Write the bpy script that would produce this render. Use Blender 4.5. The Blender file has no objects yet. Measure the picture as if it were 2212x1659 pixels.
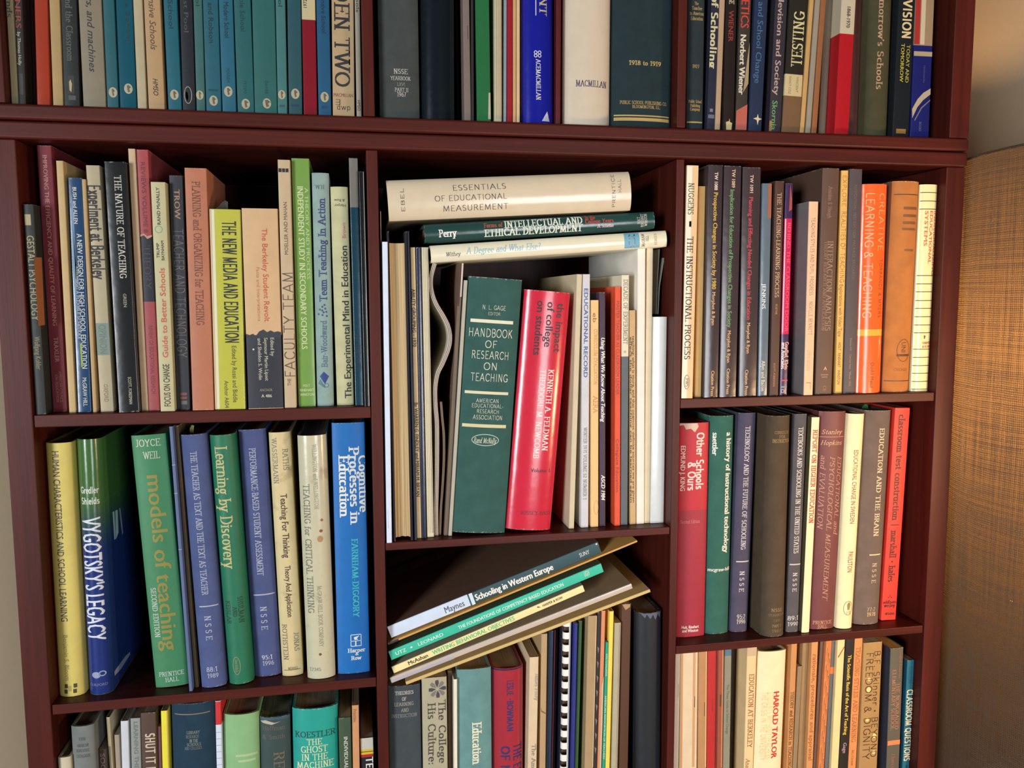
import bpy, bmesh, math, random
from mathutils import Vector, Matrix
S = bpy.context.scene
C = S.collection
PI = math.pi

# ------------------------------------------------------------------ camera
FPX, CX, CY = 1790.0, 1106.0, 829.5
CAM = Vector((0.0, -0.88, 1.40))
WX = Vector((0.98280357, -0.02176837, 0.18336652))     # world axes seen from the camera (right, down, ahead)
WY = Vector((-0.18462809, -0.09917154, 0.97779214))
WZ = Vector((-0.0031002, -0.99483222, -0.1014852))
cd = bpy.data.cameras.new('camera'); cam = bpy.data.objects.new('camera', cd); C.objects.link(cam)
cd.sensor_fit = 'HORIZONTAL'; cd.sensor_width = 36.0; cd.lens = FPX / 2212 * 36.0
cd.clip_start = 0.02
M = Matrix(((WX[0], -WX[1], -WX[2]), (WY[0], -WY[1], -WY[2]), (WZ[0], -WZ[1], -WZ[2])))
cam.matrix_world = Matrix.Translation(CAM) @ M.to_4x4()
S.camera = cam

# ------------------------------------------------------------------ world, windows of the room, exposure
w = bpy.data.worlds.new('room_light'); S.world = w; w.use_nodes = True
w.node_tree.nodes['Background'].inputs[0].default_value = (0.80, 0.84, 0.92, 1)
w.node_tree.nodes['Background'].inputs[1].default_value = 0.025


def area(name, loc, target, sx, sy, power, col):
    l = bpy.data.lights.new(name, 'AREA'); l.shape = 'RECTANGLE'; l.size = sx; l.size_y = sy
    l.energy = power; l.color = col
    o = bpy.data.objects.new(name, l); C.objects.link(o); o.location = loc
    o.rotation_euler = (Vector(target) - Vector(loc)).to_track_quat('-Z', 'Y').to_euler()
    return o


area('window_daylight_main', (-3.0, -3.6, 1.2), (0.2, 0, 1.15), 1.1, 1.4, 185, (0.90, 0.95, 1.0))
area('window_daylight_side', (0.85, -2.4, 1.08), (0.2, 0, 1.15), 0.6, 0.8, 25, (0.95, 0.97, 1.0))
pl = bpy.data.lights.new('table_lamp_light', 'POINT'); pl.energy = 20; pl.color = (1.0, .62, .32); pl.shadow_soft_size = .07
po = bpy.data.objects.new('table_lamp_light', pl); C.objects.link(po); po.location = (.98, -.60, 1.12)
vs = S.view_settings
S.display_settings.display_device = 'sRGB'
vs.view_transform = 'Standard'; vs.look = 'None'; vs.gamma = 1.0; vs.use_curve_mapping = False
vs.exposure = 0.0
S.cycles.max_bounces = 6; S.cycles.diffuse_bounces = 3; S.cycles.glossy_bounces = 3
S.cycles.transmission_bounces = 4; S.cycles.use_denoising = True
S.cycles.caustics_reflective = False; S.cycles.caustics_refractive = False


# ------------------------------------------------------------------ a pixel of the photograph -> a point in the room
def ray(px, py):
    d = Vector((px - CX, py - CY, FPX))
    return Vector((WX.dot(d), WY.dot(d), WZ.dot(d)))


def at(px, py, Y):
    d = ray(px, py); return CAM + d * ((Y - CAM.y) / d.y)


def atz(px, py, z):
    d = ray(px, py); return CAM + d * ((z - CAM.z) / d.z)


# ------------------------------------------------------------------ materials
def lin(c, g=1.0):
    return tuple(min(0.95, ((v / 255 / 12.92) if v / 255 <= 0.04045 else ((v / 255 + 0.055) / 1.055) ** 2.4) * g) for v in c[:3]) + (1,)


_m = {}


def nt(name):
    m = bpy.data.materials.new(name); m.use_nodes = True
    t = m.node_tree
    return m, t, t.nodes['Principled BSDF']


def N(t, kind, **kw):
    n = t.nodes.new(kind)
    for k, v in kw.items():
        if k in n.inputs: n.inputs[k].default_value = v
        else: setattr(n, k, v)
    return n


def mixc(t, fac, a, b):
    n = t.nodes.new('ShaderNodeMix'); n.data_type = 'RGBA'
    for sock, v in ((n.inputs[0], fac), (n.inputs[6], a), (n.inputs[7], b)):
        if hasattr(v, 'is_output'): t.links.new(v, sock)
        else: sock.default_value = v
    return n.outputs[2]


def math_(t, op, a, b=0.0, c=0.0):
    n = t.nodes.new('ShaderNodeMath'); n.operation = op
    for i, v in enumerate((a, b, c)):
        if hasattr(v, 'is_output'): t.links.new(v, n.inputs[i])
        else: n.inputs[i].default_value = v
    return n.outputs[0]


def ramp(t, v, lo, hi):
    n = t.nodes.new('ShaderNodeMapRange'); t.links.new(v, n.inputs[0])
    n.inputs[1].default_value = lo; n.inputs[2].default_value = hi
    return n.outputs[0]


def cover_mat(col, style='p', g=1.0, wear=0.5, stain=0.0):
    """p = satin card, g = glossy jacket, c = book cloth"""
    key = ('cover', tuple(col), style, g, wear, stain)
    if key in _m: return _m[key]
    m, t, b = nt('cover_' + {'p': 'card', 'g': 'glossy', 'c': 'cloth'}[style])
    base = lin(col, g)
    tc = N(t, 'ShaderNodeTexCoord'); ob = tc.outputs['Object']; ge = tc.outputs['Generated']
    n1 = N(t, 'ShaderNodeTexNoise', Scale=55.0, Detail=4.0); t.links.new(ob, n1.inputs['Vector'])
    dark = tuple(v * ({'c': .84, 'p': .92, 'g': .95}[style]) for v in base[:3]) + (1,)
    c0 = mixc(t, ramp(t, n1.outputs[0], 0.35, 0.65), base, dark)
    # rubbed head and tail, where the board shows through
    sx = N(t, 'ShaderNodeSeparateXYZ'); t.links.new(ge, sx.inputs[0])
    e = math_(t, 'ABSOLUTE', math_(t, 'SUBTRACT', sx.outputs[2], 0.5))
    n2 = N(t, 'ShaderNodeTexNoise', Scale=420.0, Detail=3.0); t.links.new(ob, n2.inputs['Vector'])
    k = math_(t, 'ADD', ramp(t, e, 0.488, 0.4995), math_(t, 'MULTIPLY', math_(t, 'SUBTRACT', n2.outputs[0], 0.62), 2.6))
    k = math_(t, 'MULTIPLY', ramp(t, k, 0.55, 0.85), wear)
    light = tuple(0.55 * v + 0.45 * q for v, q in zip(base[:3], (0.52, 0.48, 0.38))) + (1,)
    c1 = mixc(t, k, c0, light)
    if stain:
        n3 = N(t, 'ShaderNodeTexNoise', Scale=38.0, Detail=6.0, Roughness=0.6); t.links.new(ob, n3.inputs['Vector'])
        c1 = mixc(t, math_(t, 'MULTIPLY', ramp(t, n3.outputs[0], 0.56, 0.72), stain), c1, lin((120, 80, 45), g))
    t.links.new(c1, b.inputs['Base Color'])
    b.inputs['Roughness'].default_value = {'p': 0.5, 'g': 0.21, 'c': 0.8}[style]
    b.inputs['Specular IOR Level'].default_value = {'p': 0.35, 'g': 0.42, 'c': 0.2}[style]
    if style == 'g':
        b.inputs['Coat Weight'].default_value = 0.12; b.inputs['Coat Roughness'].default_value = 0.12
    if style == 'c':
        wv = N(t, 'ShaderNodeTexWave', Scale=420.0, Distortion=1.5); wv.bands_direction = 'Z'
        wv2 = N(t, 'ShaderNodeTexWave', Scale=420.0, Distortion=1.5); wv2.bands_direction = 'X'
        t.links.new(ob, wv.inputs[0]); t.links.new(ob, wv2.inputs[0])
        h = math_(t, 'ADD', wv.outputs[1], wv2.outputs[1])
        bp = N(t, 'ShaderNodeBump', Strength=0.12, Distance=0.0003); t.links.new(h, bp.inputs['Height'])
    else:
        n4 = N(t, 'ShaderNodeTexNoise', Scale=70.0, Detail=2.0); t.links.new(ob, n4.inputs['Vector'])
        bp = N(t, 'ShaderNodeBump', Strength=0.10, Distance=0.002); t.links.new(n4.outputs[0], bp.inputs['Height'])
    t.links.new(bp.outputs[0], b.inputs['Normal'])
    _m[key] = m; return m


def ink(col, g=1.0, gold=False):
    key = ('ink', tuple(col), g, gold)
    if key in _m: return _m[key]
    m, t, b = nt('print_ink')
    b.inputs['Base Color'].default_value = lin(col, g)
    b.inputs['Roughness'].default_value = 0.35 if gold else 0.55
    b.inputs['Metallic'].default_value = 0.25 if gold else 0.0
    _m[key] = m; return m


def page_mat(col=(196, 178, 146), g=1.0):
    key = ('pages', tuple(col), g)
    if key in _m: return _m[key]
    m, t, b = nt('page_edges')
    tc = N(t, 'ShaderNodeTexCoord')
    mp = N(t, 'ShaderNodeMapping'); mp.inputs['Scale'].default_value = (1800, 6, 6)
    t.links.new(tc.outputs['Object'], mp.inputs[0])
    n1 = N(t, 'ShaderNodeTexNoise', Scale=1.0, Detail=2.0); t.links.new(mp.outputs[0], n1.inputs['Vector'])
    a = lin(col, g); d = tuple(v * 0.62 for v in a[:3]) + (1,)
    t.links.new(mixc(t, ramp(t, n1.outputs[0], 0.35, 0.65), d, a), b.inputs['Base Color'])
    b.inputs['Roughness'].default_value = 0.85
    bp = N(t, 'ShaderNodeBump', Strength=0.4, Distance=0.0004); t.links.new(n1.outputs[0], bp.inputs['Height'])
    t.links.new(bp.outputs[0], b.inputs['Normal'])
    _m[key] = m; return m


def wood_mat(name='mahogany', axis=0):
    key = (name, axis)
    if key in _m: return _m[key]
    m, t, b = nt(name)
    tc = N(t, 'ShaderNodeTexCoord'); mp = N(t, 'ShaderNodeMapping')
    s = [60.0, 60.0, 60.0]; s[axis] = 3.0; mp.inputs['Scale'].default_value = s
    t.links.new(tc.outputs['Object'], mp.inputs[0])
    n1 = N(t, 'ShaderNodeTexNoise', Scale=1.0, Detail=6.0, Roughness=0.6, Distortion=0.6); t.links.new(mp.outputs[0], n1.inputs['Vector'])
    mp2 = N(t, 'ShaderNodeMapping'); s2 = [420.0] * 3; s2[axis] = 14.0; mp2.inputs['Scale'].default_value = s2
    t.links.new(tc.outputs['Object'], mp2.inputs[0])
    n2 = N(t, 'ShaderNodeTexNoise', Scale=1.0, Detail=2.0); t.links.new(mp2.outputs[0], n2.inputs['Vector'])
    c = mixc(t, ramp(t, n1.outputs[0], 0.3, 0.7), lin((60, 21, 15)), lin((86, 32, 23)))
    c = mixc(t, math_(t, 'MULTIPLY', ramp(t, n2.outputs[0], 0.55, 0.75), 0.35), c, lin((58, 24, 20)))
    t.links.new(c, b.inputs['Base Color'])
    b.inputs['Roughness'].default_value = 0.42; b.inputs['Specular IOR Level'].default_value = 0.22
    bp = N(t, 'ShaderNodeBump', Strength=0.08, Distance=0.0006); t.links.new(n2.outputs[0], bp.inputs['Height'])
    t.links.new(bp.outputs[0], b.inputs['Normal'])
    _m[key] = m; return m


# ------------------------------------------------------------------ objects
def link(name, me, parent=None, loc=None):
    o = bpy.data.objects.new(name, me); C.objects.link(o)
    if parent: o.parent = parent
    if loc: o.location = loc
    return o


def mesh(name, vs_, fs, mats, mi=None, smooth=None):
    me = bpy.data.meshes.new(name); me.from_pydata(vs_, [], fs)
    for m in mats: me.materials.append(m)
    if mi: me.polygons.foreach_set('material_index', mi)
    if smooth:
        me.polygons.foreach_set('use_smooth', [True] * len(fs)); me.update()
        me.set_sharp_from_angle(angle=math.radians(smooth))
    me.update(); return me


def empty(name, loc, label=None, cat=None, group=None):
    o = bpy.data.objects.new(name, None); C.objects.link(o); o.location = loc
    o.empty_display_size = 0.02
    if label: tag(o, label, cat, group)
    return o


def tag(o, label, cat, group=None):
    o['label'] = label; o['category'] = cat
    if group: o['group'] = group
    return o


def box(name, x0, x1, y0, y1, z0, z1, m, parent=None, bevel=0.0, seg=2):
    v = [(x, y, z) for x in (x0, x1) for y in (y0, y1) for z in (z0, z1)]
    f = [(0, 1, 3, 2), (4, 6, 7, 5), (0, 4, 5, 1), (2, 3, 7, 6), (0, 2, 6, 4), (1, 5, 7, 3)]
    o = link(name, mesh(name, v, f, [m]), parent)
    if bevel:
        md = o.modifiers.new('edge', 'BEVEL'); md.width = bevel; md.segments = seg; pass
        o.data.polygons.foreach_set('use_smooth', [True] * 6)
        md.limit_method = 'ANGLE'; md.harden_normals = True
    return o
# ------------------------------------------------------------------ lettering: a drawn roman alphabet and the built-in sans
def G(w_, *seg): return (w_, seg)


def arc(cx, cy, rx, ry, a0, a1):
    n = max(4, int(abs(a1 - a0) / 24))
    return [(cx + rx * math.cos(math.radians(a0 + (a1 - a0) * i / n)), cy + ry * math.sin(math.radians(a0 + (a1 - a0) * i / n))) for i in range(n + 1)]


def ln(*p): return [(p[i], p[i + 1]) for i in range(0, len(p), 2)]


GL = {
 'A': G(.92, ln(.08,0,.46,1), ln(.46,1,.84,0), ln(.22,.34,.7,.34)),
 'B': G(.78, ln(.18,0,.18,1), ln(.18,1,.44,1), arc(.44,.76,.21,.24,90,-90), ln(.18,.52,.44,.52), arc(.44,.26,.26,.26,90,-90), ln(.18,0,.44,0)),
 'C': G(.86, arc(.5,.5,.38,.5,42,318), ln(.78,.72,.78,.95)),
 'D': G(.9, ln(.18,0,.18,1), ln(.18,1,.4,1), arc(.4,.5,.42,.5,90,-90), ln(.18,0,.4,0)),
 'E': G(.76, ln(.18,0,.18,1), ln(.18,1,.66,1), ln(.18,.52,.54,.52), ln(.18,0,.68,0), ln(.66,.8,.66,1), ln(.69,.22,.69,0), ln(.54,.42,.54,.62)),
 'F': G(.7, ln(.18,0,.18,1), ln(.18,1,.64,1), ln(.18,.52,.52,.52), ln(.64,.8,.64,1), ln(.52,.42,.52,.62)),
 'G': G(.9, arc(.5,.5,.38,.5,42,340), ln(.8,.4,.8,.05), ln(.6,.42,.86,.42)),
 'H': G(.92, ln(.18,0,.18,1), ln(.74,0,.74,1), ln(.18,.52,.74,.52)),
 'I': G(.4, ln(.2,0,.2,1)),
 'J': G(.55, ln(.36,.2,.36,1), arc(.2,.2,.16,.2,0,-130)),
 'K': G(.86, ln(.18,0,.18,1), ln(.18,.4,.7,1), ln(.36,.58,.76,0)),
 'L': G(.7, ln(.18,0,.18,1), ln(.18,0,.64,0), ln(.65,.22,.65,0)),
 'M': G(1.1, ln(.16,0,.2,1), ln(.2,1,.54,.05), ln(.54,.05,.88,1), ln(.88,1,.93,0)),
 'N': G(.92, ln(.18,0,.18,1), ln(.18,1,.74,0), ln(.74,0,.74,1)),
 'O': G(.96, arc(.48,.5,.4,.5,0,360)),
 'P': G(.74, ln(.18,0,.18,1), ln(.18,1,.42,1), arc(.42,.74,.24,.26,90,-90), ln(.18,.48,.42,.48)),
 'Q': G(.96, arc(.48,.5,.4,.5,0,360), ln(.5,.15,.82,-.16)),
 'R': G(.84, ln(.18,0,.18,1), ln(.18,1,.42,1), arc(.42,.76,.24,.24,90,-90), ln(.18,.52,.42,.52), ln(.44,.52,.74,0)),
 'S': G(.68, arc(.34,.75,.22,.25,45,270), arc(.34,.25,.24,.25,90,-140), ln(.54,.76,.54,.96), ln(.11,.04,.11,.26)),
 'T': G(.8, ln(.4,0,.4,1), ln(.08,1,.72,1), ln(.08,.78,.08,1), ln(.72,.78,.72,1)),
 'U': G(.9, ln(.18,.3,.18,1), arc(.46,.3,.28,.3,180,360), ln(.74,.3,.74,1)),
 'V': G(.88, ln(.08,1,.44,0), ln(.44,0,.8,1)),
 'W': G(1.2, ln(.08,1,.36,0), ln(.36,0,.6,1), ln(.6,1,.84,0), ln(.84,0,1.12,1)),
 'X': G(.84, ln(.1,1,.72,0), ln(.1,0,.72,1)),
 'Y': G(.82, ln(.08,1,.42,.48), ln(.76,1,.42,.48), ln(.42,0,.42,.5)),
 'Z': G(.76, ln(.12,1,.64,1), ln(.64,1,.12,0), ln(.12,0,.66,0), ln(.12,.8,.12,1), ln(.66,.2,.66,0)),
 '0': G(.7, arc(.35,.5,.26,.5,0,360)), '1': G(.5, ln(.26,0,.26,1), ln(.1,.84,.26,1)),
 '2': G(.68, arc(.34,.74,.22,.26,160,-30), ln(.53,.62,.12,0), ln(.12,0,.6,0)),
 '3': G(.66, arc(.32,.76,.2,.24,150,-90), arc(.32,.27,.24,.26,90,-150)),
 '4': G(.7, ln(.5,0,.5,1), ln(.5,1,.08,.3), ln(.08,.3,.64,.3)),
 '5': G(.66, ln(.18,1,.56,1), ln(.18,1,.16,.55), arc(.32,.3,.25,.3,120,-150)),
 '6': G(.68, arc(.36,.3,.24,.3,0,360), arc(.62,.3,.5,.72,180,110)),
 '7': G(.66, ln(.1,1,.58,1), ln(.58,1,.26,0)),
 '8': G(.66, arc(.33,.75,.19,.24,0,360), arc(.33,.26,.24,.26,0,360)),
 '9': G(.68, arc(.32,.7,.24,.3,0,360), arc(.06,.7,.5,.72,0,-70)),
 'a': G(.6, arc(.28,.2,.2,.2,0,360), ln(.48,.06,.48,.45), arc(.28,.45,.2,.2,0,140), ln(.48,.06,.56,0)),
 'b': G(.66, ln(.14,0,.14,1), arc(.36,.32,.22,.32,0,360)),
 'c': G(.56, arc(.32,.32,.22,.32,50,310)),
 'd': G(.66, ln(.52,0,.52,1), arc(.3,.32,.22,.32,0,360)),
 'e': G(.6, arc(.32,.32,.22,.32,0,310), ln(.1,.35,.54,.35)),
 'f': G(.42, ln(.18,0,.18,.8), arc(.34,.8,.16,.2,180,60), ln(.04,.63,.36,.63)),
 'g': G(.62, arc(.3,.4,.18,.24,0,360), arc(.3,-.12,.24,.16,0,360), ln(.46,.58,.6,.64)),
 'h': G(.7, ln(.14,0,.14,1), arc(.36,.4,.2,.24,160,0), ln(.56,0,.56,.4)),
 'i': G(.32, ln(.16,0,.16,.64), ln(.16,.82,.16,.92)),
 'j': G(.32, ln(.18,-.1,.18,.64), arc(.04,-.1,.14,.16,0,-120), ln(.18,.82,.18,.92)),
 'k': G(.64, ln(.14,0,.14,1), ln(.14,.25,.5,.62), ln(.28,.38,.56,0)),
 'l': G(.32, ln(.16,0,.16,1)),
 'm': G(1.0, ln(.14,0,.14,.64), arc(.32,.42,.18,.22,150,0), ln(.5,0,.5,.42), arc(.68,.42,.18,.22,150,0), ln(.86,0,.86,.42)),
 'n': G(.7, ln(.14,0,.14,.64), arc(.36,.4,.2,.24,160,0), ln(.56,0,.56,.4)),
 'o': G(.62, arc(.31,.32,.23,.32,0,360)),
 'p': G(.66, ln(.14,-.3,.14,.64), arc(.36,.32,.22,.32,0,360)),
 'q': G(.66, ln(.52,-.3,.52,.64), arc(.3,.32,.22,.32,0,360)),
 'r': G(.48, ln(.14,0,.14,.64), arc(.34,.4,.18,.22,160,50)),
 's': G(.5, arc(.26,.48,.15,.16,45,260), arc(.25,.16,.16,.16,85,-140)),
 't': G(.42, ln(.18,.12,.18,.86), arc(.32,.14,.14,.14,180,300), ln(.04,.63,.36,.63)),
 'u': G(.7, ln(.14,.22,.14,.64), arc(.34,.22,.2,.22,180,350), ln(.54,0,.54,.64)),
 'v': G(.62, ln(.06,.64,.3,0), ln(.3,0,.54,.64)),
 'w': G(.9, ln(.06,.64,.26,0), ln(.26,0,.45,.64), ln(.45,.64,.64,0), ln(.64,0,.84,.64)),
 'x': G(.6, ln(.08,.64,.52,0), ln(.08,0,.52,.64)),
 'y': G(.62, ln(.06,.64,.32,0), ln(.56,.64,.2,-.3)),
 'z': G(.56, ln(.1,.64,.46,.64), ln(.46,.64,.08,0), ln(.08,0,.48,0)),
 '&': G(.86, arc(.38,.78,.17,.22,0,360), ln(.28,.6,.74,0), arc(.34,.26,.26,.28,130,360)),
 '-': G(.42, ln(.08,.34,.34,.34)), '.': G(.28, ln(.14,0,.14,.1)), ',': G(.28, ln(.15,.08,.08,-.14)),
 ':': G(.3, ln(.15,0,.15,.1), ln(.15,.46,.15,.56)), "'": G(.24, ln(.12,.78,.12,1)), '?': G(.6, arc(.3,.76,.2,.22,150,-80), ln(.33,.55,.3,.3), ln(.3,0,.3,.1)),
 '*': G(.4, arc(.2,.45,.08,.08,0,360)), ' ': G(.42), '/': G(.5, ln(.06,0,.44,1)), '+': G(.6, ln(.1,.4,.5,.4), ln(.3,.2,.3,.6)),
 '|': G(.3, ln(.15,-.1,.15,1.0)), '(': G(.36, arc(.42,.45,.28,.62,120,240)), ')': G(.36, arc(-.06,.45,.28,.62,60,-60)),
}
SERIF = set('AFHIKLMNPRTUVWXYBDEJhiklmnprvwxyfudbq1')


def hexa(p, q, wx, wy):
    (x0, y0), (x1, y1) = p, q
    c = [(x + sx * wx / 2, y + sy * wy / 2) for x, y in (p, q) for sx in (-1, 1) for sy in (-1, 1)]
    c = sorted(set((round(a, 4), round(b, 4)) for a, b in c))
    def half(pts):
        h = []
        for r in pts:
            while len(h) > 1 and (h[-1][0] - h[-2][0]) * (r[1] - h[-2][1]) - (h[-1][1] - h[-2][1]) * (r[0] - h[-2][0]) <= 0: h.pop()
            h.append(r)
        return h
    return half(c)[:-1] + half(c[::-1])[:-1]


def drawn(text, font):
    """roman ('s'), bold roman ('S'), italic roman ('i'), light sans ('t'), heavy sans ('h'); cap height 1"""
    wx, wy, ser = {'s': (.15, .068, 1), 'S': (.195, .085, 1), 'i': (.12, .06, 1), 't': (.075, .075, 0), 'h': (.2, .13, 0)}[font]
    V, F, x = [], [], 0.0
    for ch in text:
        wd, seg = GL.get(ch, GL['o'])
        for s in seg:
            for p, q in zip(s[:-1], s[1:]):
                if font in 'th' and len(s) == 2 and abs(p[0] - q[0]) < .01 and abs(p[1] - q[1]) < .24 and ch in 'CEFGLSTZ': continue
                tick = len(s) == 2 and abs(p[0] - q[0]) < .01 and abs(p[1] - q[1]) < .24 and ch in 'CEFGLSTZ'
                h = hexa(p, q, wy * .9 if tick else wx, wy)
                F.append(tuple(range(len(V), len(V) + len(h)))); V += [(a + x, b, len(F) % 11) for a, b in h]
            if ser and len(s) == 2 and ch in SERIF and abs(s[0][0] - s[1][0]) < .55 * abs(s[0][1] - s[1][1]):
                for a, b in s:
                    if b in (0, 1, .64, -.3) and not (ch in 'VWvw' and b == 0) and not (ch in 'AM' and b == 1 and a > .3) and not (ch == 'N' and b == 0 and a > .5 and s[0][1] == 1):
                        r = wx * 1.05 + .03
                        F.append(tuple(range(len(V), len(V) + 4)))
                        V += [(a - r + x, b - wy * .6, 11), (a + r + x, b - wy * .6, 11), (a + r + x, b + wy * .6, 11), (a - r + x, b + wy * .6, 11)]
        x += wd + .06
    if font == 'i': V = [(a + b * .25, b, c) for a, b, c in V]
    return V, F, x


_tc = {}


def glyphs(text, font):
    """vertices with the cap height = 1 and the baseline on 0, faces, width"""
    if (text, font) in _tc: return _tc[text, font]
    if font in 'sSith':
        V, F, x = drawn(text, font)
    else:
        cu = bpy.data.curves.new('t', 'FONT'); cu.body = text; cu.size = 1.0; cu.resolution_u = 2; cu.fill_mode = 'FRONT'
        cu.offset = 0.0
        if font in 'Ix': cu.shear = 0.25
        o = bpy.data.objects.new('t', cu); C.objects.link(o)
        bpy.context.view_layer.update()
        me = bpy.data.meshes.new_from_object(o.evaluated_get(bpy.context.evaluated_depsgraph_get()))
        k = 1 / 0.729
        V, F = [], []
        for j, (ox, oy) in enumerate({'n': [(-.014, 0), (.014, 0)], 'b': [(-.03, 0), (.03, 0), (0, .01)], 'B': [(-.06, 0), (.06, 0), (-.02, .02), (.02, -.02)], 'I': [(0, 0), (.03, 0)], 'x': [(-.04, 0), (.04, 0), (0, .01)]}[font]):
            F += [tuple(q + len(V) for q in p.vertices) for p in me.polygons]
            V += [(v.co.x * k + ox, v.co.y * k + oy, j * 2) for v in me.vertices]
        bpy.data.objects.remove(o); bpy.data.curves.remove(cu); bpy.data.meshes.remove(me)
        x = max([v[0] for v in V], default=1.0)
    if V:
        x0 = min(v[0] for v in V); x1 = max(v[0] for v in V)
        V = [(a - x0, b, c) for a, b, c in V]; x = x1 - x0
    _tc[text, font] = (V, F, x); return _tc[text, font]
# ------------------------------------------------------------------ books
def yprof(x, t, kind, b):
    """how far the spine surface lies behind its foremost line"""
    u = min(1.0, abs(2 * x / t)) if t else 0
    if kind == 'h':
        k = 0.9; return b * (1 - math.sqrt(1 - u * u * k)) / (1 - math.sqrt(1 - k))
    r = min(0.0009, t * 0.22); e = t / 2 - abs(x)
    return 0 if e >= r else r - math.sqrt(max(0, r * r - (r - e) ** 2))


def bay_z(bay): return BAYS[bay]['z']


SPECS = []


def bk(bay, kind, lo, hi, col, label, tx=(), Y=None, h=None, bands=(), st=None, d=None, b=None, name=None, pages=None, wear=0.5, stain=0.0, cat='book', sidecol=None, top=None):
    """lo, hi = (x of one spine edge, x of the other, y) low and high on the spine in the photograph; the book stands on its bay's shelf"""
    SPECS.append(dict(bay=bay, kind=kind, lo=lo, hi=hi, col=col, label=label, tx=tx, Y=Y, h=h, bands=bands, st=st or {'h': 'c', 'p': 'p'}[kind], d=d, b=b, name=name, pages=pages, wear=wear, stain=stain, cat=cat, sidecol=sidecol, top=top))


def solve(s):
    B = BAYS[s['bay']]; z = B['z']
    xl, xr, yb = s['lo']; Xl, Xr, yt = s['hi']
    if s['Y'] is None:
        if B['auto']:
            s['Y'] = max(0.004, min(0.07, atz((xl + xr) / 2, yb, z).y))
        else: s['Y'] = 0.012
    Y = s['Y']
    a, b_, c, d_ = at(xl, yb, Y), at(xr, yb, Y), at(Xl, yt, Y), at(Xr, yt, Y)
    cb = ((a.x + b_.x) / 2, (a.z + b_.z) / 2); ct = ((c.x + d_.x) / 2, (c.z + d_.z) / 2)
    t = ((b_.x - a.x) + (d_.x - c.x)) / 2
    m = (ct[0] - cb[0]) / (ct[1] - cb[1])
    s['m'] = m; s['t'] = t
    s['xb'] = cb[0] + m * (z - cb[1])
    s['H'] = min(s['h'] if s['h'] else (ct[1] - z), B['top'] - z - .0012)
    s['xt'] = s['xb'] + m * s['H']
    s['pz'] = (cb[1] - z, ct[1] - z, yb, yt)


def resolve(L, x0, x1):
    for it in range(60):
        worst = 0
        L[0]['_'] = 0
        for i in range(-1, len(L)):
            A = L[i] if i >= 0 else None; Bk = L[i + 1] if i + 1 < len(L) else None
            if A is None:
                for key in ('xb', 'xt'):
                    o = x0 + .0004 + Bk['t'] / 2 - Bk[key]
                    if o > 0: Bk[key] += o * .6; Bk['t'] -= o * .3
                continue
            if Bk is None:
                for key in ('xb', 'xt'):
                    o = A[key] + A['t'] / 2 + .0004 - x1
                    if o > 0: A[key] -= o * .6; A['t'] -= o * .3
                continue
            hm = min(A['H'], Bk['H'])
            for zz in (0, hm):
                xa = A['xb'] + (A['xt'] - A['xb']) * zz / A['H']; xb = Bk['xb'] + (Bk['xt'] - Bk['xb']) * zz / Bk['H']
                ta = A['t'] / math.cos(math.atan((A['xt'] - A['xb']) / A['H'])); tb = Bk['t'] / math.cos(math.atan((Bk['xt'] - Bk['xb']) / Bk['H']))
                o = xa + ta / 2 + .0003 - (xb - tb / 2)
                if o > 0:
                    worst = max(worst, o); q_ = (A, Bk)
                    wa = ta / (ta + tb)
                    for q, sgn, wq in ((A, -1, 1 - wa), (Bk, 1, wa)):
                        q['t'] = max(.0008, q['t'] - o * .30 * (1 - wq) )
                        k = zz / q['H']
                        if zz == 0: q['xb'] += sgn * o * .35 ; q['xt'] += sgn * o * .0
                        else: q['xt'] += sgn * o * .35
        if worst < 1e-5: break
    return worst


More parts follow.
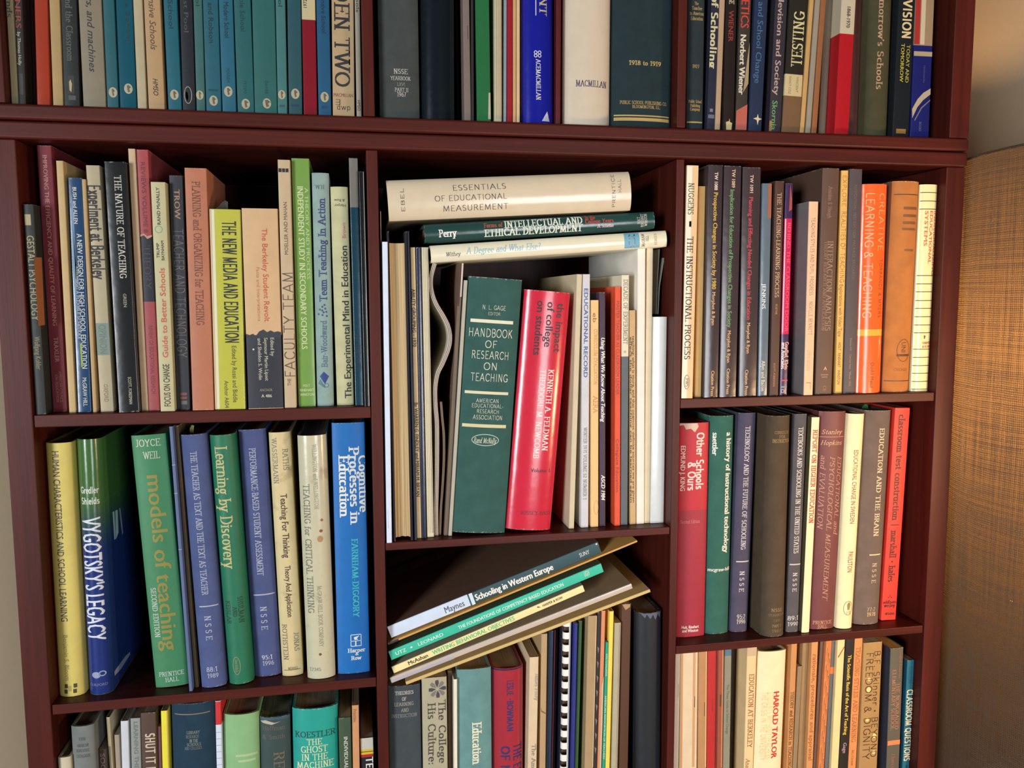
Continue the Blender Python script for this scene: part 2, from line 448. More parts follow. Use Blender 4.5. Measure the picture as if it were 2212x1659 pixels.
def lettering(parent, tx, t, H, kind, b, conv, pxm, g, name='lettering'):
    """all print on one spine: one mesh; conv(a) = height on the spine of photograph coordinate a; pxm = metres per pixel"""
    V, F, MI, mats = [], [], [], []
    def add(vs, fs, col, gold=False, lift=1):
        m = ink(col, g, gold)
        if m not in mats: mats.append(m)
        k = len(V); i = mats.index(m)
        for x, z, *l in vs:
            x = max(-t / 2 * .985, min(t / 2 * .985, x))
            V.append((x, -0.00010 * lift - (l[0] * 3e-6 if l else 0), z))
        for f in fs: F.append(tuple(k + q for q in f)); MI.append(i)
    for e in tx:
        k = e[0]
        if k in 'DU':
            _, s, a0, a1, u, cap, col, fnt = e[:8]
            P, Fc, wd = glyphs(s, fnt)
            z0, z1 = conv(a0), conv(a1); L = abs(z1 - z0); c = cap * pxm; sx = L / wd
            sg = 1 if k == 'D' else -1
            xc = (u - .5) * t
            add([(xc + sg * (y - .5) * c, z0 - sg * (x * sx), l) for x, y, l in P], Fc, col, lift=2)
        elif k == 'H':
            _, s, a, u0, u1, cap, col, fnt = e[:8]
            P, Fc, wd = glyphs(s, fnt)
            c = cap * pxm; sx = (u1 - u0) * t / wd; z0 = conv(a)
            add([((u0 - .5) * t + x * sx, z0 + (y - .5) * c, l) for x, y, l in P], Fc, col, lift=2)
        elif k == 'V':   # upside down, read from the head
            _, s, a, u0, u1, cap, col, fnt = e[:8]
            P, Fc, wd = glyphs(s, fnt)
            c = cap * pxm; sx = (u1 - u0) * t / wd; z0 = conv(a)
            add([((u1 - .5) * t - x * sx, z0 - (y - .5) * c, l) for x, y, l in P], Fc, col, lift=2)
        elif k == 'R':
            _, a0, a1, u0, u1, col = e[:6]
            n = 8; zz = (conv(a0), conv(a1)); xs = [(u0 + (u1 - u0) * i / n - .5) * t for i in range(n + 1)]
            add([(x, z) for x in xs for z in zz], [(2 * i, 2 * i + 1, 2 * i + 3, 2 * i + 2) for i in range(n)], col, lift=e[6] if len(e) > 6 else 1)
        elif k == 'O':   # ring or disc
            _, a, u, ra, ru, col, rim = e[:7]
            n = 24; xc = (u - .5) * t; zc = conv(a)
            if rim:
                q = []
                for i in range(n):
                    cs, sn = math.cos(2 * PI * i / n), math.sin(2 * PI * i / n)
                    q += [(xc + ru * pxm * cs, zc + ra * pxm * sn), (xc + (ru - rim) * pxm * cs, zc + (ra - rim) * pxm * sn)]
                add(q, [(2 * i, 2 * i + 1, (2 * i + 3) % (2 * n), (2 * i + 2) % (2 * n)) for i in range(n)], col)
            else:
                q = [(xc, zc)] + [(xc + ru * pxm * math.cos(2 * PI * i / n), zc + ra * pxm * math.sin(2 * PI * i / n)) for i in range(n)]
                add(q, [(0, i + 1, (i + 1) % n + 1) for i in range(n)], col)
        elif k == 'P':
            _, pts, col = e[:3]
            q = [((u - .5) * t, conv(a)) for u, a in pts]
            add(q, [tuple(range(len(q)))], col, lift=3)
    if not V: return None
    me = mesh(name, V, F, mats, MI)
    if kind == 'h' and b > .0012:      # let the print follow the facets of the rounded spine
        xs = [-t / 2 * math.cos(PI * i / 14) for i in range(15)]; ys = [yprof(x, t, kind, b) for x in xs]
        bm = bmesh.new(); bm.from_mesh(me)
        for x in xs[1:-1]:
            bmesh.ops.bisect_plane(bm, geom=bm.verts[:] + bm.edges[:] + bm.faces[:], plane_co=(x, 0, 0), plane_no=(1, 0, 0), dist=1e-7)
        for v in bm.verts:
            i = max(0, min(13, next((q for q in range(14) if v.co.x <= xs[q + 1]), 13)))
            f = (v.co.x - xs[i]) / (xs[i + 1] - xs[i]); v.co.y += ys[i] + (ys[i + 1] - ys[i]) * max(0, min(1, f))
        bm.to_mesh(me); bm.free()
    o = link(name, me, parent); o['kind'] = 'stuff'
    return o


def make(loc, rot, t, H, s, conv, pxm, g):
    """a book: Empty at its foot, with cover, pages and the print on its spine"""
    kind = s['kind']; b = s['b'] if s['b'] is not None else (.16 * t if kind == 'h' else 0.0009)
    b = min(b, .012)
    d = s['d'] or min(.195, max(.11, .70 * H))
    nm = s['name'] or {'h': 'hardcover_book', 'p': 'paperback_book'}[kind]
    root = empty(nm, loc, s['label'], s['cat'], BAYS[s['bay']]['group'] if s['bay'] in BAYS else s['bay'])
    root.rotation_euler = rot
    c = min(.0024, t * .2) if kind == 'h' else min(.00045, t * .25)
    ov = .003 if kind == 'h' else .0004
    ov = min(ov, H * .02)
    # cover: outer and inner outline swept up the spine, with rings where the colour changes
    if kind == 'h': xs = [-t / 2 * math.cos(PI * i / 14) for i in range(15)]
    else:
        r = min(.0009, t * .22); xs = [-t / 2, -t / 2 + r * .15, -t / 2 + r * .5, -t / 2 + r]; xs = xs + [-q for q in xs[::-1]]
    outer = [(-t / 2, d)] + [(x, yprof(x, t, kind, b)) for x in xs] + [(t / 2, d)]
    k = (t - 2 * c) / t
    inner = [(-t / 2 + c, d)] + [(x * k, yprof(x, t, kind, b) + c) for x in xs] + [(t / 2 - c, d)]
    bands = sorted([(max(0, min(H, conv(a1))), max(0, min(H, conv(a0))), col) for a0, a1, col in s['bands']])
    zs = sorted(set([0.0, H] + [round(q, 5) for bd in bands for q in bd[:2]])); zs = [z for i, z in enumerate(zs) if i == 0 or z - zs[i - 1] > 1e-5]
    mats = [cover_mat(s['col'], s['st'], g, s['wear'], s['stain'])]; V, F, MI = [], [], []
    side = 0
    if s['sidecol']: mats.append(cover_mat(s['sidecol'], s['st'], g, s['wear'])); side = 1
    n = len(outer)
    for z in zs:
        V += [(x, y, z) for x, y in outer] + [(x, y, z) for x, y in inner]
    for j in range(len(zs) - 1):
        zc = (zs[j] + zs[j + 1]) / 2; mi = 0
        for z0, z1, col in bands:
            if z0 <= zc <= z1:
                m = cover_mat(col, s['st'], g, s['wear'], s['stain'])
                if m not in mats: mats.append(m)
                mi = mats.index(m)
        o = j * 2 * n
        for i in range(n - 1):
            F.append((o + i, o + i + 1, o + 2 * n + i + 1, o + 2 * n + i)); MI.append(side if side and i in (0, n - 2) else mi)
            F.append((o + n + i, o + 3 * n + i, o + 3 * n + i + 1, o + n + i + 1)); MI.append(mi)
        for i in (0, n - 1):
            F.append((o + i, o + 2 * n + i, o + 3 * n + i, o + n + i) if i == 0 else (o + i, o + n + i, o + 3 * n + i, o + 2 * n + i)); MI.append(mi)
    top = (len(zs) - 1) * 2 * n
    for i in range(n - 1):
        F.append((i, n + i, n + i + 1, i + 1)); MI.append(0)
        F.append((top + i, top + i + 1, top + n + i + 1, top + n + i)); MI.append(MI[-3 * 1] if False else 0)
    link('cover', mesh('cover', V, F, mats, MI, smooth=35), root)
    # pages
    if t - 2 * c > .0006:
        x0, x1, y0, y1, z0, z1 = -t / 2 + c * 1.02, t / 2 - c * 1.02, b + c * 1.3, d - ov, ov, H - ov
        PV = []
        for z in (z0, z1):
            PV += [(x0, y0, z), (x0, y1, z), ((x0 + x1) / 2, y1 - min(.003, t * .12) * (kind == 'h'), z), (x1, y1, z), (x1, y0, z)]
            if kind == 'h': pass
        PF = [(0, 1, 2, 3, 4)[::-1], (5, 6, 7, 8, 9)] + [(i, i + 5, (i + 1) % 5 + 5, (i + 1) % 5) for i in range(5)]
        PF = [tuple(f[::-1]) for f in PF]
        link('pages', mesh('pages', PV, PF, [page_mat(s['pages'] or (190, 172, 142), g)]), root)
    if s['tx']: lettering(root, s['tx'], t, H, kind, b, conv, pxm, g)
    return root


def build_bays():
    for bay, B in BAYS.items():
        L = [s for s in SPECS if s['bay'] == bay]
        if not L: continue
        for s in L: solve(s)
        raw = [(s['xb'], s['t']) for s in L]
        wst = resolve(L, B['x0'], B['x1'])
        if wst > 2e-4: print('RESOLVE', bay, round(wst, 5))
        for s, (rx, rt) in zip(L, raw):
            if abs(s['xb'] - rx) > .003 or rt - s['t'] > .004: print('MOVED', bay, s['label'][:40], round((s['xb'] - rx) * 1000, 1), 'mm; t', round(rt * 1000, 1), '->', round(s['t'] * 1000, 1))
        for s in L:
            a = math.atan2(s['xt'] - s['xb'], s['H'])
            zb0, zt0, yb, yt = s['pz']; ca = math.cos(a)
            lift = abs(math.sin(a)) * s['t'] / 2
            conv = (lambda zb0, zt0, yb, yt, ca, Hh: (lambda v: max(0.0005, min(Hh - .0005, (zb0 + (zt0 - zb0) * (yb - v) / (yb - yt)) / ca))))(zb0, zt0, yb, yt, ca, s['H'])
            pxm = (zt0 - zb0) / (yb - yt)
            H = s['H']
            if bay in ('up_a', 'up_b', 'up_c'): pass
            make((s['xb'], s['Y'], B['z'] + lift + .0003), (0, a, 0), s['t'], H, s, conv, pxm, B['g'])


def lying(group, kind, p, col, label, tx=(), Y=.01, **kw):
    """p = (upper/near end of the spine's upper edge, lower edge, far end upper, lower) as four pixels: head-up, head-low, tail-up, tail-low"""
    s = dict(bay=group, kind=kind, col=col, label=label, tx=tx, h=None, bands=(), st={'h': 'c', 'p': 'p'}[kind], d=None, b=None, name=None, pages=None, wear=.5, stain=0.0, cat='book', sidecol=None, top=None)
    g = kw.pop('g', 1.0); s.update(kw)
    hu, hl, tu, tl = (at(x, y, Y) for x, y in p)
    hd = (hu + hl) / 2; tlm = (tu + tl) / 2
    H = (hd - tlm).length; zd = (hd - tlm).normalized(); a = math.atan2(zd.x, zd.z)
    xd = Vector((zd.z, 0, -zd.x))
    t = abs(((hu - hl).dot(xd) + (tu - tl).dot(xd)) / 2)
    px0 = (p[0][0] + p[1][0]) / 2; px1 = (p[2][0] + p[3][0]) / 2
    conv = lambda v: max(.0005, min(H - .0005, H * (px1 - v) / (px1 - px0)))
    return make(tuple(tlm), (0, a, 0), t, H, s, conv, H / math.hypot(px1 - px0, (p[0][1] + p[1][1] - p[2][1] - p[3][1]) / 2), g)


BAYS = {  # g: dimmer light of a bay put into its book colours
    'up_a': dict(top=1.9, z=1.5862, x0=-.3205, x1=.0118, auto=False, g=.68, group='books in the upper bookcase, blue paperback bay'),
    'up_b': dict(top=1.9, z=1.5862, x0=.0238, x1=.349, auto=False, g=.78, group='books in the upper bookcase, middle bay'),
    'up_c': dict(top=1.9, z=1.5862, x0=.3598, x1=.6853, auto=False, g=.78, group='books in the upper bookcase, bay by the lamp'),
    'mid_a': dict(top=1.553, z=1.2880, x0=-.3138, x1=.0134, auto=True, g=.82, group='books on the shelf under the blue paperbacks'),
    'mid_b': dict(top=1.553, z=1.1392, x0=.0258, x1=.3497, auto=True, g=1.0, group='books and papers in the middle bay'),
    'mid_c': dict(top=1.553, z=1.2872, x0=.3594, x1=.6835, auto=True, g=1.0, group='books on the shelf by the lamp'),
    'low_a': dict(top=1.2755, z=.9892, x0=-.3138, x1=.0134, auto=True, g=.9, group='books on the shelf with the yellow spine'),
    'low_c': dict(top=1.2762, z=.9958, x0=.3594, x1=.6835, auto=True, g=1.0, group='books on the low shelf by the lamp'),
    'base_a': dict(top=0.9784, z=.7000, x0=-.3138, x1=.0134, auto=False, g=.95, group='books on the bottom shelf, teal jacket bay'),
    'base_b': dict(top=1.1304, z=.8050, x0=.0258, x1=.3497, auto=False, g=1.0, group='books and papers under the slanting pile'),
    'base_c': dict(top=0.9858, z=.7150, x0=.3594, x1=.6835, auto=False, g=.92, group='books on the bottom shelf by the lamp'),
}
# ------------------------------------------------------------------ room
def plain(name, col, rough, bump=0.0, scale=200.0):
    m, t, b = nt(name)
    tc = N(t, 'ShaderNodeTexCoord')
    n1 = N(t, 'ShaderNodeTexNoise', Scale=scale, Detail=4.0); t.links.new(tc.outputs['Object'], n1.inputs['Vector'])
    a = lin(col)
    t.links.new(mixc(t, n1.outputs[0], tuple(v * .93 for v in a[:3]) + (1,), a), b.inputs['Base Color'])
    b.inputs['Roughness'].default_value = rough
    if bump:
        bp = N(t, 'ShaderNodeBump', Strength=bump, Distance=0.001); t.links.new(n1.outputs[0], bp.inputs['Height'])
        t.links.new(bp.outputs[0], b.inputs['Normal'])
    return m


wallm = plain('cream_wall_paint', (158, 140, 114), .85, .15, 160)
o = box('wall_back', -3.6, 2.6, .315, .40, 0, 2.5, wallm); o['kind'] = 'structure'
o = box('floor', -3.6, 2.6, -4.2, .40, -.06, 0, plain('carpet', (120, 104, 88), .95, .6, 300)); o['kind'] = 'structure'

# ------------------------------------------------------------------ bookcase: a tall lower case with a second case on top of it
WXM, WZM, WYM = wood_mat('mahogany_lengthwise', 0), wood_mat('mahogany_upright', 2), wood_mat('mahogany_deep', 1)
D = .305
low = empty('bookcase', (.185, .15, 0), 'dark mahogany bookcase with three bays of shelves, standing against the cream wall', 'bookcase')
up = empty('bookcase_hutch', (.185, .15, 1.5712), 'upper mahogany case stacked on the tall bookcase, holding the top row of books', 'bookcase')
OFF = {low: Vector((.185, .15, 0)), up: Vector((.185, .15, 1.5712))}


def board(root, name, x0, x1, y0, y1, z0, z1, m, bevel=.0012):
    f = OFF[root]
    return box(name, x0 - f.x, x1 - f.x, y0 - f.y, y1 - f.y, z0 - f.z, z1 - f.z, m, root, bevel)


board(low, 'side_panel', -.3392, -.3145, 0, D, 0, 1.5530, WZM)
board(low, 'side_panel', .6842, .7090, 0, D, 0, 1.5530, WZM)
board(low, 'top_board', -.3392, .7098, -.002, D, 1.5532, 1.5700, WXM, .0025)
board(low, 'back_panel', -.3145, .6842, D - .009, D - .001, .10, 1.5530, WZM, 0)
board(low, 'plinth', -.3145, .6842, .012, .03, 0, .10, WXM)
board(low, 'bottom_board', -.3145, .6842, .002, D - .01, .10, .118, WXM)
board(low, 'divider', .0137, .0255, .0005, D - .01, .118, 1.5530, WZM)
board(low, 'divider', .3500, .3592, .0005, D - .01, .118, 1.5530, WZM)
for x0, x1, zs in ((-.3142, .0134, ((1.2880, .0125), (.9892, .0108), (.7000, .012), (.42, .012))),
                   (.0258, .3497, ((1.1392, .0088), (.8050, .010), (.44, .012))),
                   (.3595, .6838, ((1.2872, .0110), (.9958, .0100), (.7150, .012), (.42, .012)))):
    for z, th in zs:
        board(low, 'shelf', x0, x1, .002, D - .01, z - th, z, WXM, .001)
board(up, 'bottom_board', -.3450, .7115, -.001, D, 1.5712, 1.5862, WXM, .0030)
board(up, 'side_panel', -.3450, -.3207, 0, D, 1.5864, 2.02, WZM)
board(up, 'side_panel', .6856, .7113, 0, D, 1.5864, 2.02, WZM)
board(up, 'divider', .0120, .0236, .0005, D - .01, 1.5864, 2.00, WZM)
board(up, 'divider', .3493, .3596, .0005, D - .01, 1.5864, 2.00, WZM)
board(up, 'top_board', -.3450, .7113, -.001, D, 2.0202, 2.040, WXM, .002)
board(up, 'back_panel', -.3207, .6856, D - .009, D - .001, 1.5864, 2.02, WZM, 0)
for x0, x1 in ((-.3205, .0118), (.0238, .3491), (.3598, .6854)):
    board(up, 'shelf', x0, x1, .002, D - .01, 1.90, 1.912, WXM, .001)

# ------------------------------------------------------------------ floor lamp with a tall woven shade
LX, LY, ZT, ZB, RT, RB = .932, -.025, 1.571, .70, .200, .196
lamp = empty('floor_lamp', (LX, LY, 0), 'tall floor lamp with a brown woven fabric drum shade, beside the bookcase', 'lamp')


def shade_mat():
    m = bpy.data.materials.new('woven_burlap_shade'); m.use_nodes = True; t = m.node_tree
    t.nodes.clear()
    out = t.nodes.new('ShaderNodeOutputMaterial')
    uv = t.nodes.new('ShaderNodeUVMap')
    sx = t.nodes.new('ShaderNodeSeparateXYZ'); t.links.new(uv.outputs[0], sx.inputs[0])
    nz = N(t, 'ShaderNodeTexNoise', Scale=26.0, Detail=3.0); t.links.new(uv.outputs[0], nz.inputs['Vector'])
    def threads(axis, n):
        wob = math_(t, 'MULTIPLY', math_(t, 'SUBTRACT', nz.outputs[0], .5), .004)
        v = math_(t, 'ADD', sx.outputs[axis], wob)
        return math_(t, 'SINE', math_(t, 'MULTIPLY', v, n * 2 * PI))       # uv in metres
    warp = threads(0, 420.0); weft = threads(1, 390.0)
    # slubs: long streaks of thicker yarn both ways
    def slub(sc):
        mp = t.nodes.new('ShaderNodeMapping'); mp.inputs['Scale'].default_value = sc; t.links.new(uv.outputs[0], mp.inputs[0])
        n = N(t, 'ShaderNodeTexNoise', Scale=1.0, Detail=3.0); t.links.new(mp.outputs[0], n.inputs['Vector']); return n.outputs[0]
    s1 = slub((300, 7, 1)); s2 = slub((7, 300, 1)); s3 = slub((9, 9, 1))
    dens = math_(t, 'ADD', math_(t, 'MULTIPLY', math_(t, 'ADD', warp, weft), .19), math_(t, 'ADD', math_(t, 'MULTIPLY', s1, .9), math_(t, 'MULTIPLY', s2, .7)))
    thick = ramp(t, dens, .55, 1.08)
    col = mixc(t, thick, lin((34, 29, 24)), lin((98, 88, 76)))
    col = mixc(t, math_(t, 'MULTIPLY', ramp(t, s3, .35, .65), .35), col, lin((92, 76, 60)))
    df = N(t, 'ShaderNodeBsdfDiffuse', Roughness=.9); t.links.new(col, df.inputs['Color'])
    tr = t.nodes.new('ShaderNodeBsdfTranslucent')
    t.links.new(mixc(t, thick, lin((150, 122, 90)), lin((60, 42, 28))), tr.inputs['Color'])
    bp = N(t, 'ShaderNodeBump', Strength=.6, Distance=.0008); t.links.new(dens, bp.inputs['Height'])
    t.links.new(bp.outputs[0], df.inputs['Normal'])
    mx = N(t, 'ShaderNodeMixShader'); mx.inputs[0].default_value = .16
    t.links.new(df.outputs[0], mx.inputs[1]); t.links.new(tr.outputs[0], mx.inputs[2])
    # open holes between the threads
    hole = math_(t, 'MULTIPLY', math_(t, 'MULTIPLY', math_(t, 'LESS_THAN', warp, -.80), math_(t, 'LESS_THAN', weft, -.62)), math_(t, 'GREATER_THAN', slub((60, 60, 1)), .54))
    tp = t.nodes.new('ShaderNodeBsdfTransparent')
    m2 = t.nodes.new('ShaderNodeMixShader'); t.links.new(hole, m2.inputs[0]); t.links.new(mx.outputs[0], m2.inputs[1]); t.links.new(tp.outputs[0], m2.inputs[2])
    t.links.new(m2.outputs[0], out.inputs['Surface'])
    return m


def shade():
    n = 96; V, F, UV = [], [], []
    rings = [(ZB, RB), (ZB + .3, RB + .001), (ZT - .3, RT - .001), (ZT, RT)]
    for z, r in rings:
        for i in range(n):
            a = 2 * PI * i / n; V.append((r * math.cos(a), r * math.sin(a), z))
    for j in range(len(rings) - 1):
        for i in range(n):
            k = (i + 1) % n; F.append((j * n + i, j * n + k, (j + 1) * n + k, (j + 1) * n + i))
            a0, a1 = 2 * PI * i / n * RT, 2 * PI * (i + 1) / n * RT
            UV += [(a0, rings[j][0]), (a1, rings[j][0]), (a1, rings[j + 1][0]), (a0, rings[j + 1][0])]
    me = mesh('lamp_shade', V, F, [shade_mat()], smooth=60)
    l = me.uv_layers.new(name='UVMap')
    for i, c_ in enumerate(UV): l.data[i].uv = c_
    return link('lamp_shade', me, lamp)


def tube(name, pts, r, m, parent=None, n=12, smooth=50, closed=False):
    V, F = [], []
    P = [Vector(p) for p in pts]
    for i, p in enumerate(P):
        dv = (P[min(i + 1, len(P) - 1)] - P[max(i - 1, 0)]).normalized()
        a = dv.orthogonal().normalized() if i == 0 else (a - dv * a.dot(dv)).normalized()
        b = dv.cross(a); rr = r[i] if isinstance(r, (list, tuple)) else r
        V += [tuple(p + a * rr * math.cos(2 * PI * k / n) + b * rr * math.sin(2 * PI * k / n)) for k in range(n)]
    for i in range(len(P) - 1):
        F += [(i * n + k, i * n + (k + 1) % n, (i + 1) * n + (k + 1) % n, (i + 1) * n + k) for k in range(n)]
    F += [tuple(range(n))[::-1], tuple((len(P) - 1) * n + k for k in range(n))]
    return link(name, mesh(name, V, F, [m], smooth=smooth), parent)


shade()
brass, tb, bb = nt('aged_brass'); bb.inputs['Base Color'].default_value = (.35, .24, .11, 1); bb.inputs['Metallic'].default_value = 1; bb.inputs['Roughness'].default_value = .35
tube('lamp_base', [(0, 0, 0), (0, 0, .012), (0, 0, .02), (0, 0, .035)], [.15, .15, .13, .02], brass, lamp, 40)
tube('pole', [(0, 0, .03), (0, 0, 1.02)], .011, brass, lamp)
tube('bulb_socket', [(0, 0, 1.02), (0, 0, 1.06)], .019, brass, lamp, 20)
gm, tg, bg = nt('lit_bulb_glass'); bg.inputs['Base Color'].default_value = (1, .9, .7, 1); bg.inputs['Emission Color'].default_value = (1, .62, .28, 1); bg.inputs['Emission Strength'].default_value = 4
tube('bulb', [(0, 0, 1.061), (0, 0, 1.075), (0, 0, 1.10), (0, 0, 1.125), (0, 0, 1.145), (0, 0, 1.155)], [.013, .018, .030, .033, .022, .006], gm, lamp, 24)
ZW = (ZB + .05)
for k in range(3):
    a = k * 2 * PI / 3 + .4
    tube('shade_arm', [(0, 0, 1.0), (.1 * math.cos(a), .1 * math.sin(a), 1.0), ((RT - .003) * math.cos(a), (RT - .003) * math.sin(a), 1.0)], .0018, brass, lamp, 8)
for z, r in ((ZT, RT), (ZB, RB)):
    tube('shade_ring', [((r - .003) * math.cos(2 * PI * i / 64), (r - .003) * math.sin(2 * PI * i / 64), z - .003 if z == ZT else z + .003) for i in range(65)], .0022, brass, lamp, 8)
for z, e in ((1.32, 24.0), (1.03, 1.5)):
    pl = bpy.data.lights.new('bulb_light', 'POINT'); pl.energy = e; pl.color = (1.0, .60, .27); pl.shadow_soft_size = .035
    po = bpy.data.objects.new('bulb_light', pl); C.objects.link(po); po.parent = lamp; po.location = (0, 0, z)
# ================================================================== books of the upper case
# print on a spine: D reads down, U reads up, H across, V across upside down, R bar, O ring or disc, P polygon; numbers are heights on the spine in the photograph
W_, K_, CR, GD, SV = (232, 230, 222), (28, 26, 28), (226, 212, 170), (196, 164, 96), (196, 192, 182)
A = 'up_a'
TEAL = (38, 104, 112)


def pel(a, u, r=9):
    """pale oval with a drawn bird"""
    return [('O', a, u, r * 1.25, r, (196, 186, 152), 0),
            ('P', [(u - .08, a - 7), (u + .04, a - 8), (u + .10, a - 3), (u + .05, a + 1), (u + .10, a + 6), (u - .02, a + 8), (u - .06, a + 2)], (110, 104, 84)),
            ('P', [(u + .06, a - 6), (u + .2, a - 2), (u + .08, a - 3)], (90, 84, 66))]


def penguin(a, u, w=.42):
    return [('O', a, u, 19, 8.5, (170, 168, 160), 1.6), ('P', [(u - .2, a - 12), (u + .02, a - 17), (u + .16, a - 8), (u + .18, a + 8), (u + .05, a + 15), (u - .1, a + 15), (u - .22, a + 2)], (18, 20, 26)),
            ('P', [(u - .16, a - 8), (u - .02, a - 5), (u + .02, a + 6), (u - .05, a + 14), (u - .18, a + 5)], (206, 202, 190))]


bk(A, 'p', (20, 39, 218), (9, 28, 0), (186, 176, 140), 'narrow cream paperback at the side panel of the upper case, grey letters ending low', [('D', 'and Minds', -70, 38, .45, 11, (96, 98, 96), 's')], h=.198)
bk(A, 'p', (40, 63, 220), (32, 56, 0), (44, 42, 36), 'black paperback with red and small white letters, beside the narrow cream one', [('D', 'LEARNERS', -60, 62, .4, 12, (150, 58, 46), 'b'), ('D', 'by Thomas Holly', 70, 142, .4, 7, (190, 180, 158), 'b'), ('R', 160, 205, .2, .7, (60, 60, 50))], h=.19)
bk(A, 'p', (64, 79, 221), (57, 73, 0), (62, 26, 22), 'dark maroon paperback squeezed against the red-orange one', [], h=.185, Y=.03)
bk(A, 'p', (80, 108, 221), (74, 104, 0), (186, 72, 50), 'red-orange paperback with a plain scuffed spine in the upper case', [], h=.192, st='g')
bk(A, 'p', (113, 138, 223), (106, 127, 0), (196, 164, 108), 'tan paperback with a blank spine, between red-orange and black spines', [], h=.195)
bk(A, 'p', (139, 172, 223), (130, 166, 0), (40, 44, 42), 'black paperback with a bird emblem low down and faint green letters', [('D', 'Education and the Classroom', -90, 133, .5, 13, (96, 100, 88), 's'), ('R', 164, 203, .28, .68, (54, 46, 44)), ('P', [(.36, 178), (.46, 172), (.55, 182), (.5, 200), (.38, 196)], (196, 178, 130)), ('R', 207, 217, .3, .75, (84, 84, 78))], h=.182)
bk(A, 'p', (179, 230, 226), (170, 218, 0), (154, 142, 118), 'wide taupe paperback, lettered others and machines in dark italics', [('D', 'Teachers, others, and machines', -150, 156, .5, 15, (60, 52, 54), 'I')], h=.203)
bk(A, 'p', (231, 257, 228), (222, 246, 0), TEAL, 'teal paperback right after the wide taupe one, oval low on its spine', pel(200, .55), h=.181)
bk(A, 'p', (259, 295, 229), (250, 286, 0), (36, 98, 116), 'second teal paperback from the taupe one, darker along one edge, small oval', [('D', 'and the School', -60, 92, .68, 9, (26, 60, 76), 'n')] + pel(192, .55), h=.181, st='g')
bk(A, 'p', (297, 317, 230), (287, 307, 0), (206, 190, 152), 'narrow cream paperback with no lettering, among teal spines', [], h=.19)
bk(A, 'p', (321, 356, 232), (310, 346, 0), (206, 168, 120), 'tan paperback, lettered comprehensive schools, with four capitals low down', [('D', 'Comprehensive Schools', -90, 108, .5, 14, (112, 84, 62), 'I'), ('D', 'HMSO', 170, 207, .5, 11, (60, 50, 44), 'I')], h=.2)
bk(A, 'p', (363, 393, 234), (353, 382, 0), (30, 108, 124), 'teal paperback wedged between the tan one and a black one', [('D', 'in the School', -60, 62, .5, 10, (16, 58, 74), 'n')] + pel(205, .5), h=.181)
bk(A, 'p', (396, 421, 235), (386, 417, 0), (34, 38, 46), 'black paperback with an outlined penguin emblem, among teal spines', [('D', 'The Lost Pool', -70, 70, .5, 10, (84, 84, 84), 'n')] + penguin(206, .45), h=.18)
bk(A, 'p', (424, 444, 236), (418, 437, 0), (66, 116, 112), 'slim grey-teal paperback next to the black one with the penguin', [('D', 'School', -50, 14, .5, 8, (30, 60, 60), 'n')] + pel(206, .42, 8), h=.181)
bk(A, 'p', (445, 479, 239), (437, 471, 0), (36, 106, 122), 'teal paperback, lettered and ending in Robson-like small black print, oval very low'.replace('Robson-like ', ''), [('D', 'Jones and Robson', -40, 93, .5, 11, (18, 48, 58), 'n'), ('H', 'EDUCATION', 195, .2, .8, 5, (24, 76, 90), 'n')] + pel(218, .5), h=.181)
bk(A, 'p', (480, 511, 240), (472, 502, 0), (40, 112, 136), 'bright teal paperback, lettered modern school, oval highest on the spine', [('D', 'Modern School', 5, 82, .52, 11, (18, 40, 66), 'n'), ('D', 'MARSH', 148, 178, .5, 7, (20, 76, 104), 'n')] + pel(198, .47), h=.181)
bk(A, 'p', (514, 549, 240), (504, 542, 0), (40, 108, 110), 'teal paperback, lettered whole school, oval almost at the shelf', [('D', 'Whole School', -30, 68, .5, 11, (18, 62, 78), 'n'), ('D', 'PETERS', 175, 203, .5, 6, (28, 84, 92), 'n')] + pel(225, .5), h=.181)
bk(A, 'p', (550, 599, 241), (544, 593, 0), (46, 112, 108), 'thickest teal paperback, plain spine above a small oval', [('D', 'DAVIES', 175, 203, .55, 6, (20, 70, 70), 'n')] + pel(224, .55), h=.181)
bk(A, 'p', (600, 621, 243), (595, 616, 0), (74, 132, 130), 'slim pale teal paperback after the thickest teal one', [('D', 'School', -40, 15, .5, 9, (24, 60, 64), 'n'), ('R', 227, 232, .2, .75, (44, 90, 96))] + pel(205, .45, 8), h=.181)
bk(A, 'p', (624, 653, 244), (620, 650, 0), (42, 92, 100), 'dusky teal paperback standing before the crimson and cream one', [('R', 226, 231, .2, .8, (26, 56, 90))] + pel(203, .5), h=.181)
bk(A, 'p', (656, 685, 246), (651, 681, 0), (150, 38, 52), 'crimson paperback with a cream top half among teal spines', [('U', '1972', 18, 0, .25, 8, (70, 60, 50), 'n')], h=.19, st='g', bands=[(-200, 43, (226, 212, 164))])
bk(A, 'p', (688, 716, 247), (683, 711, 0), (28, 96, 136), 'blue-teal paperback between the crimson one and the big-lettered tan one', [('D', 'Comprehensive School', -60, 72, .55, 10, (16, 44, 76), 'n'), ('R', 229, 235, .25, .75, (20, 60, 110))] + pel(210, .5), h=.181)
bk(A, 'p', (719, 766, 248), (716, 765, 0), (208, 178, 134), 'tan paperback, lettered two in very large dark capitals down the spine', [('D', 'WALDEN TWO', -130, 188, .46, 31, (48, 44, 46), 's'), ('H', 'MACMILLAN', 206, .05, .93, 8, (160, 96, 84), 'n'), ('D', 'm', 216, 228, .3, 14, (80, 60, 50), 't'), ('H', 'dwp', 232, .2, .8, 12, (80, 60, 50), 't')], h=.203)
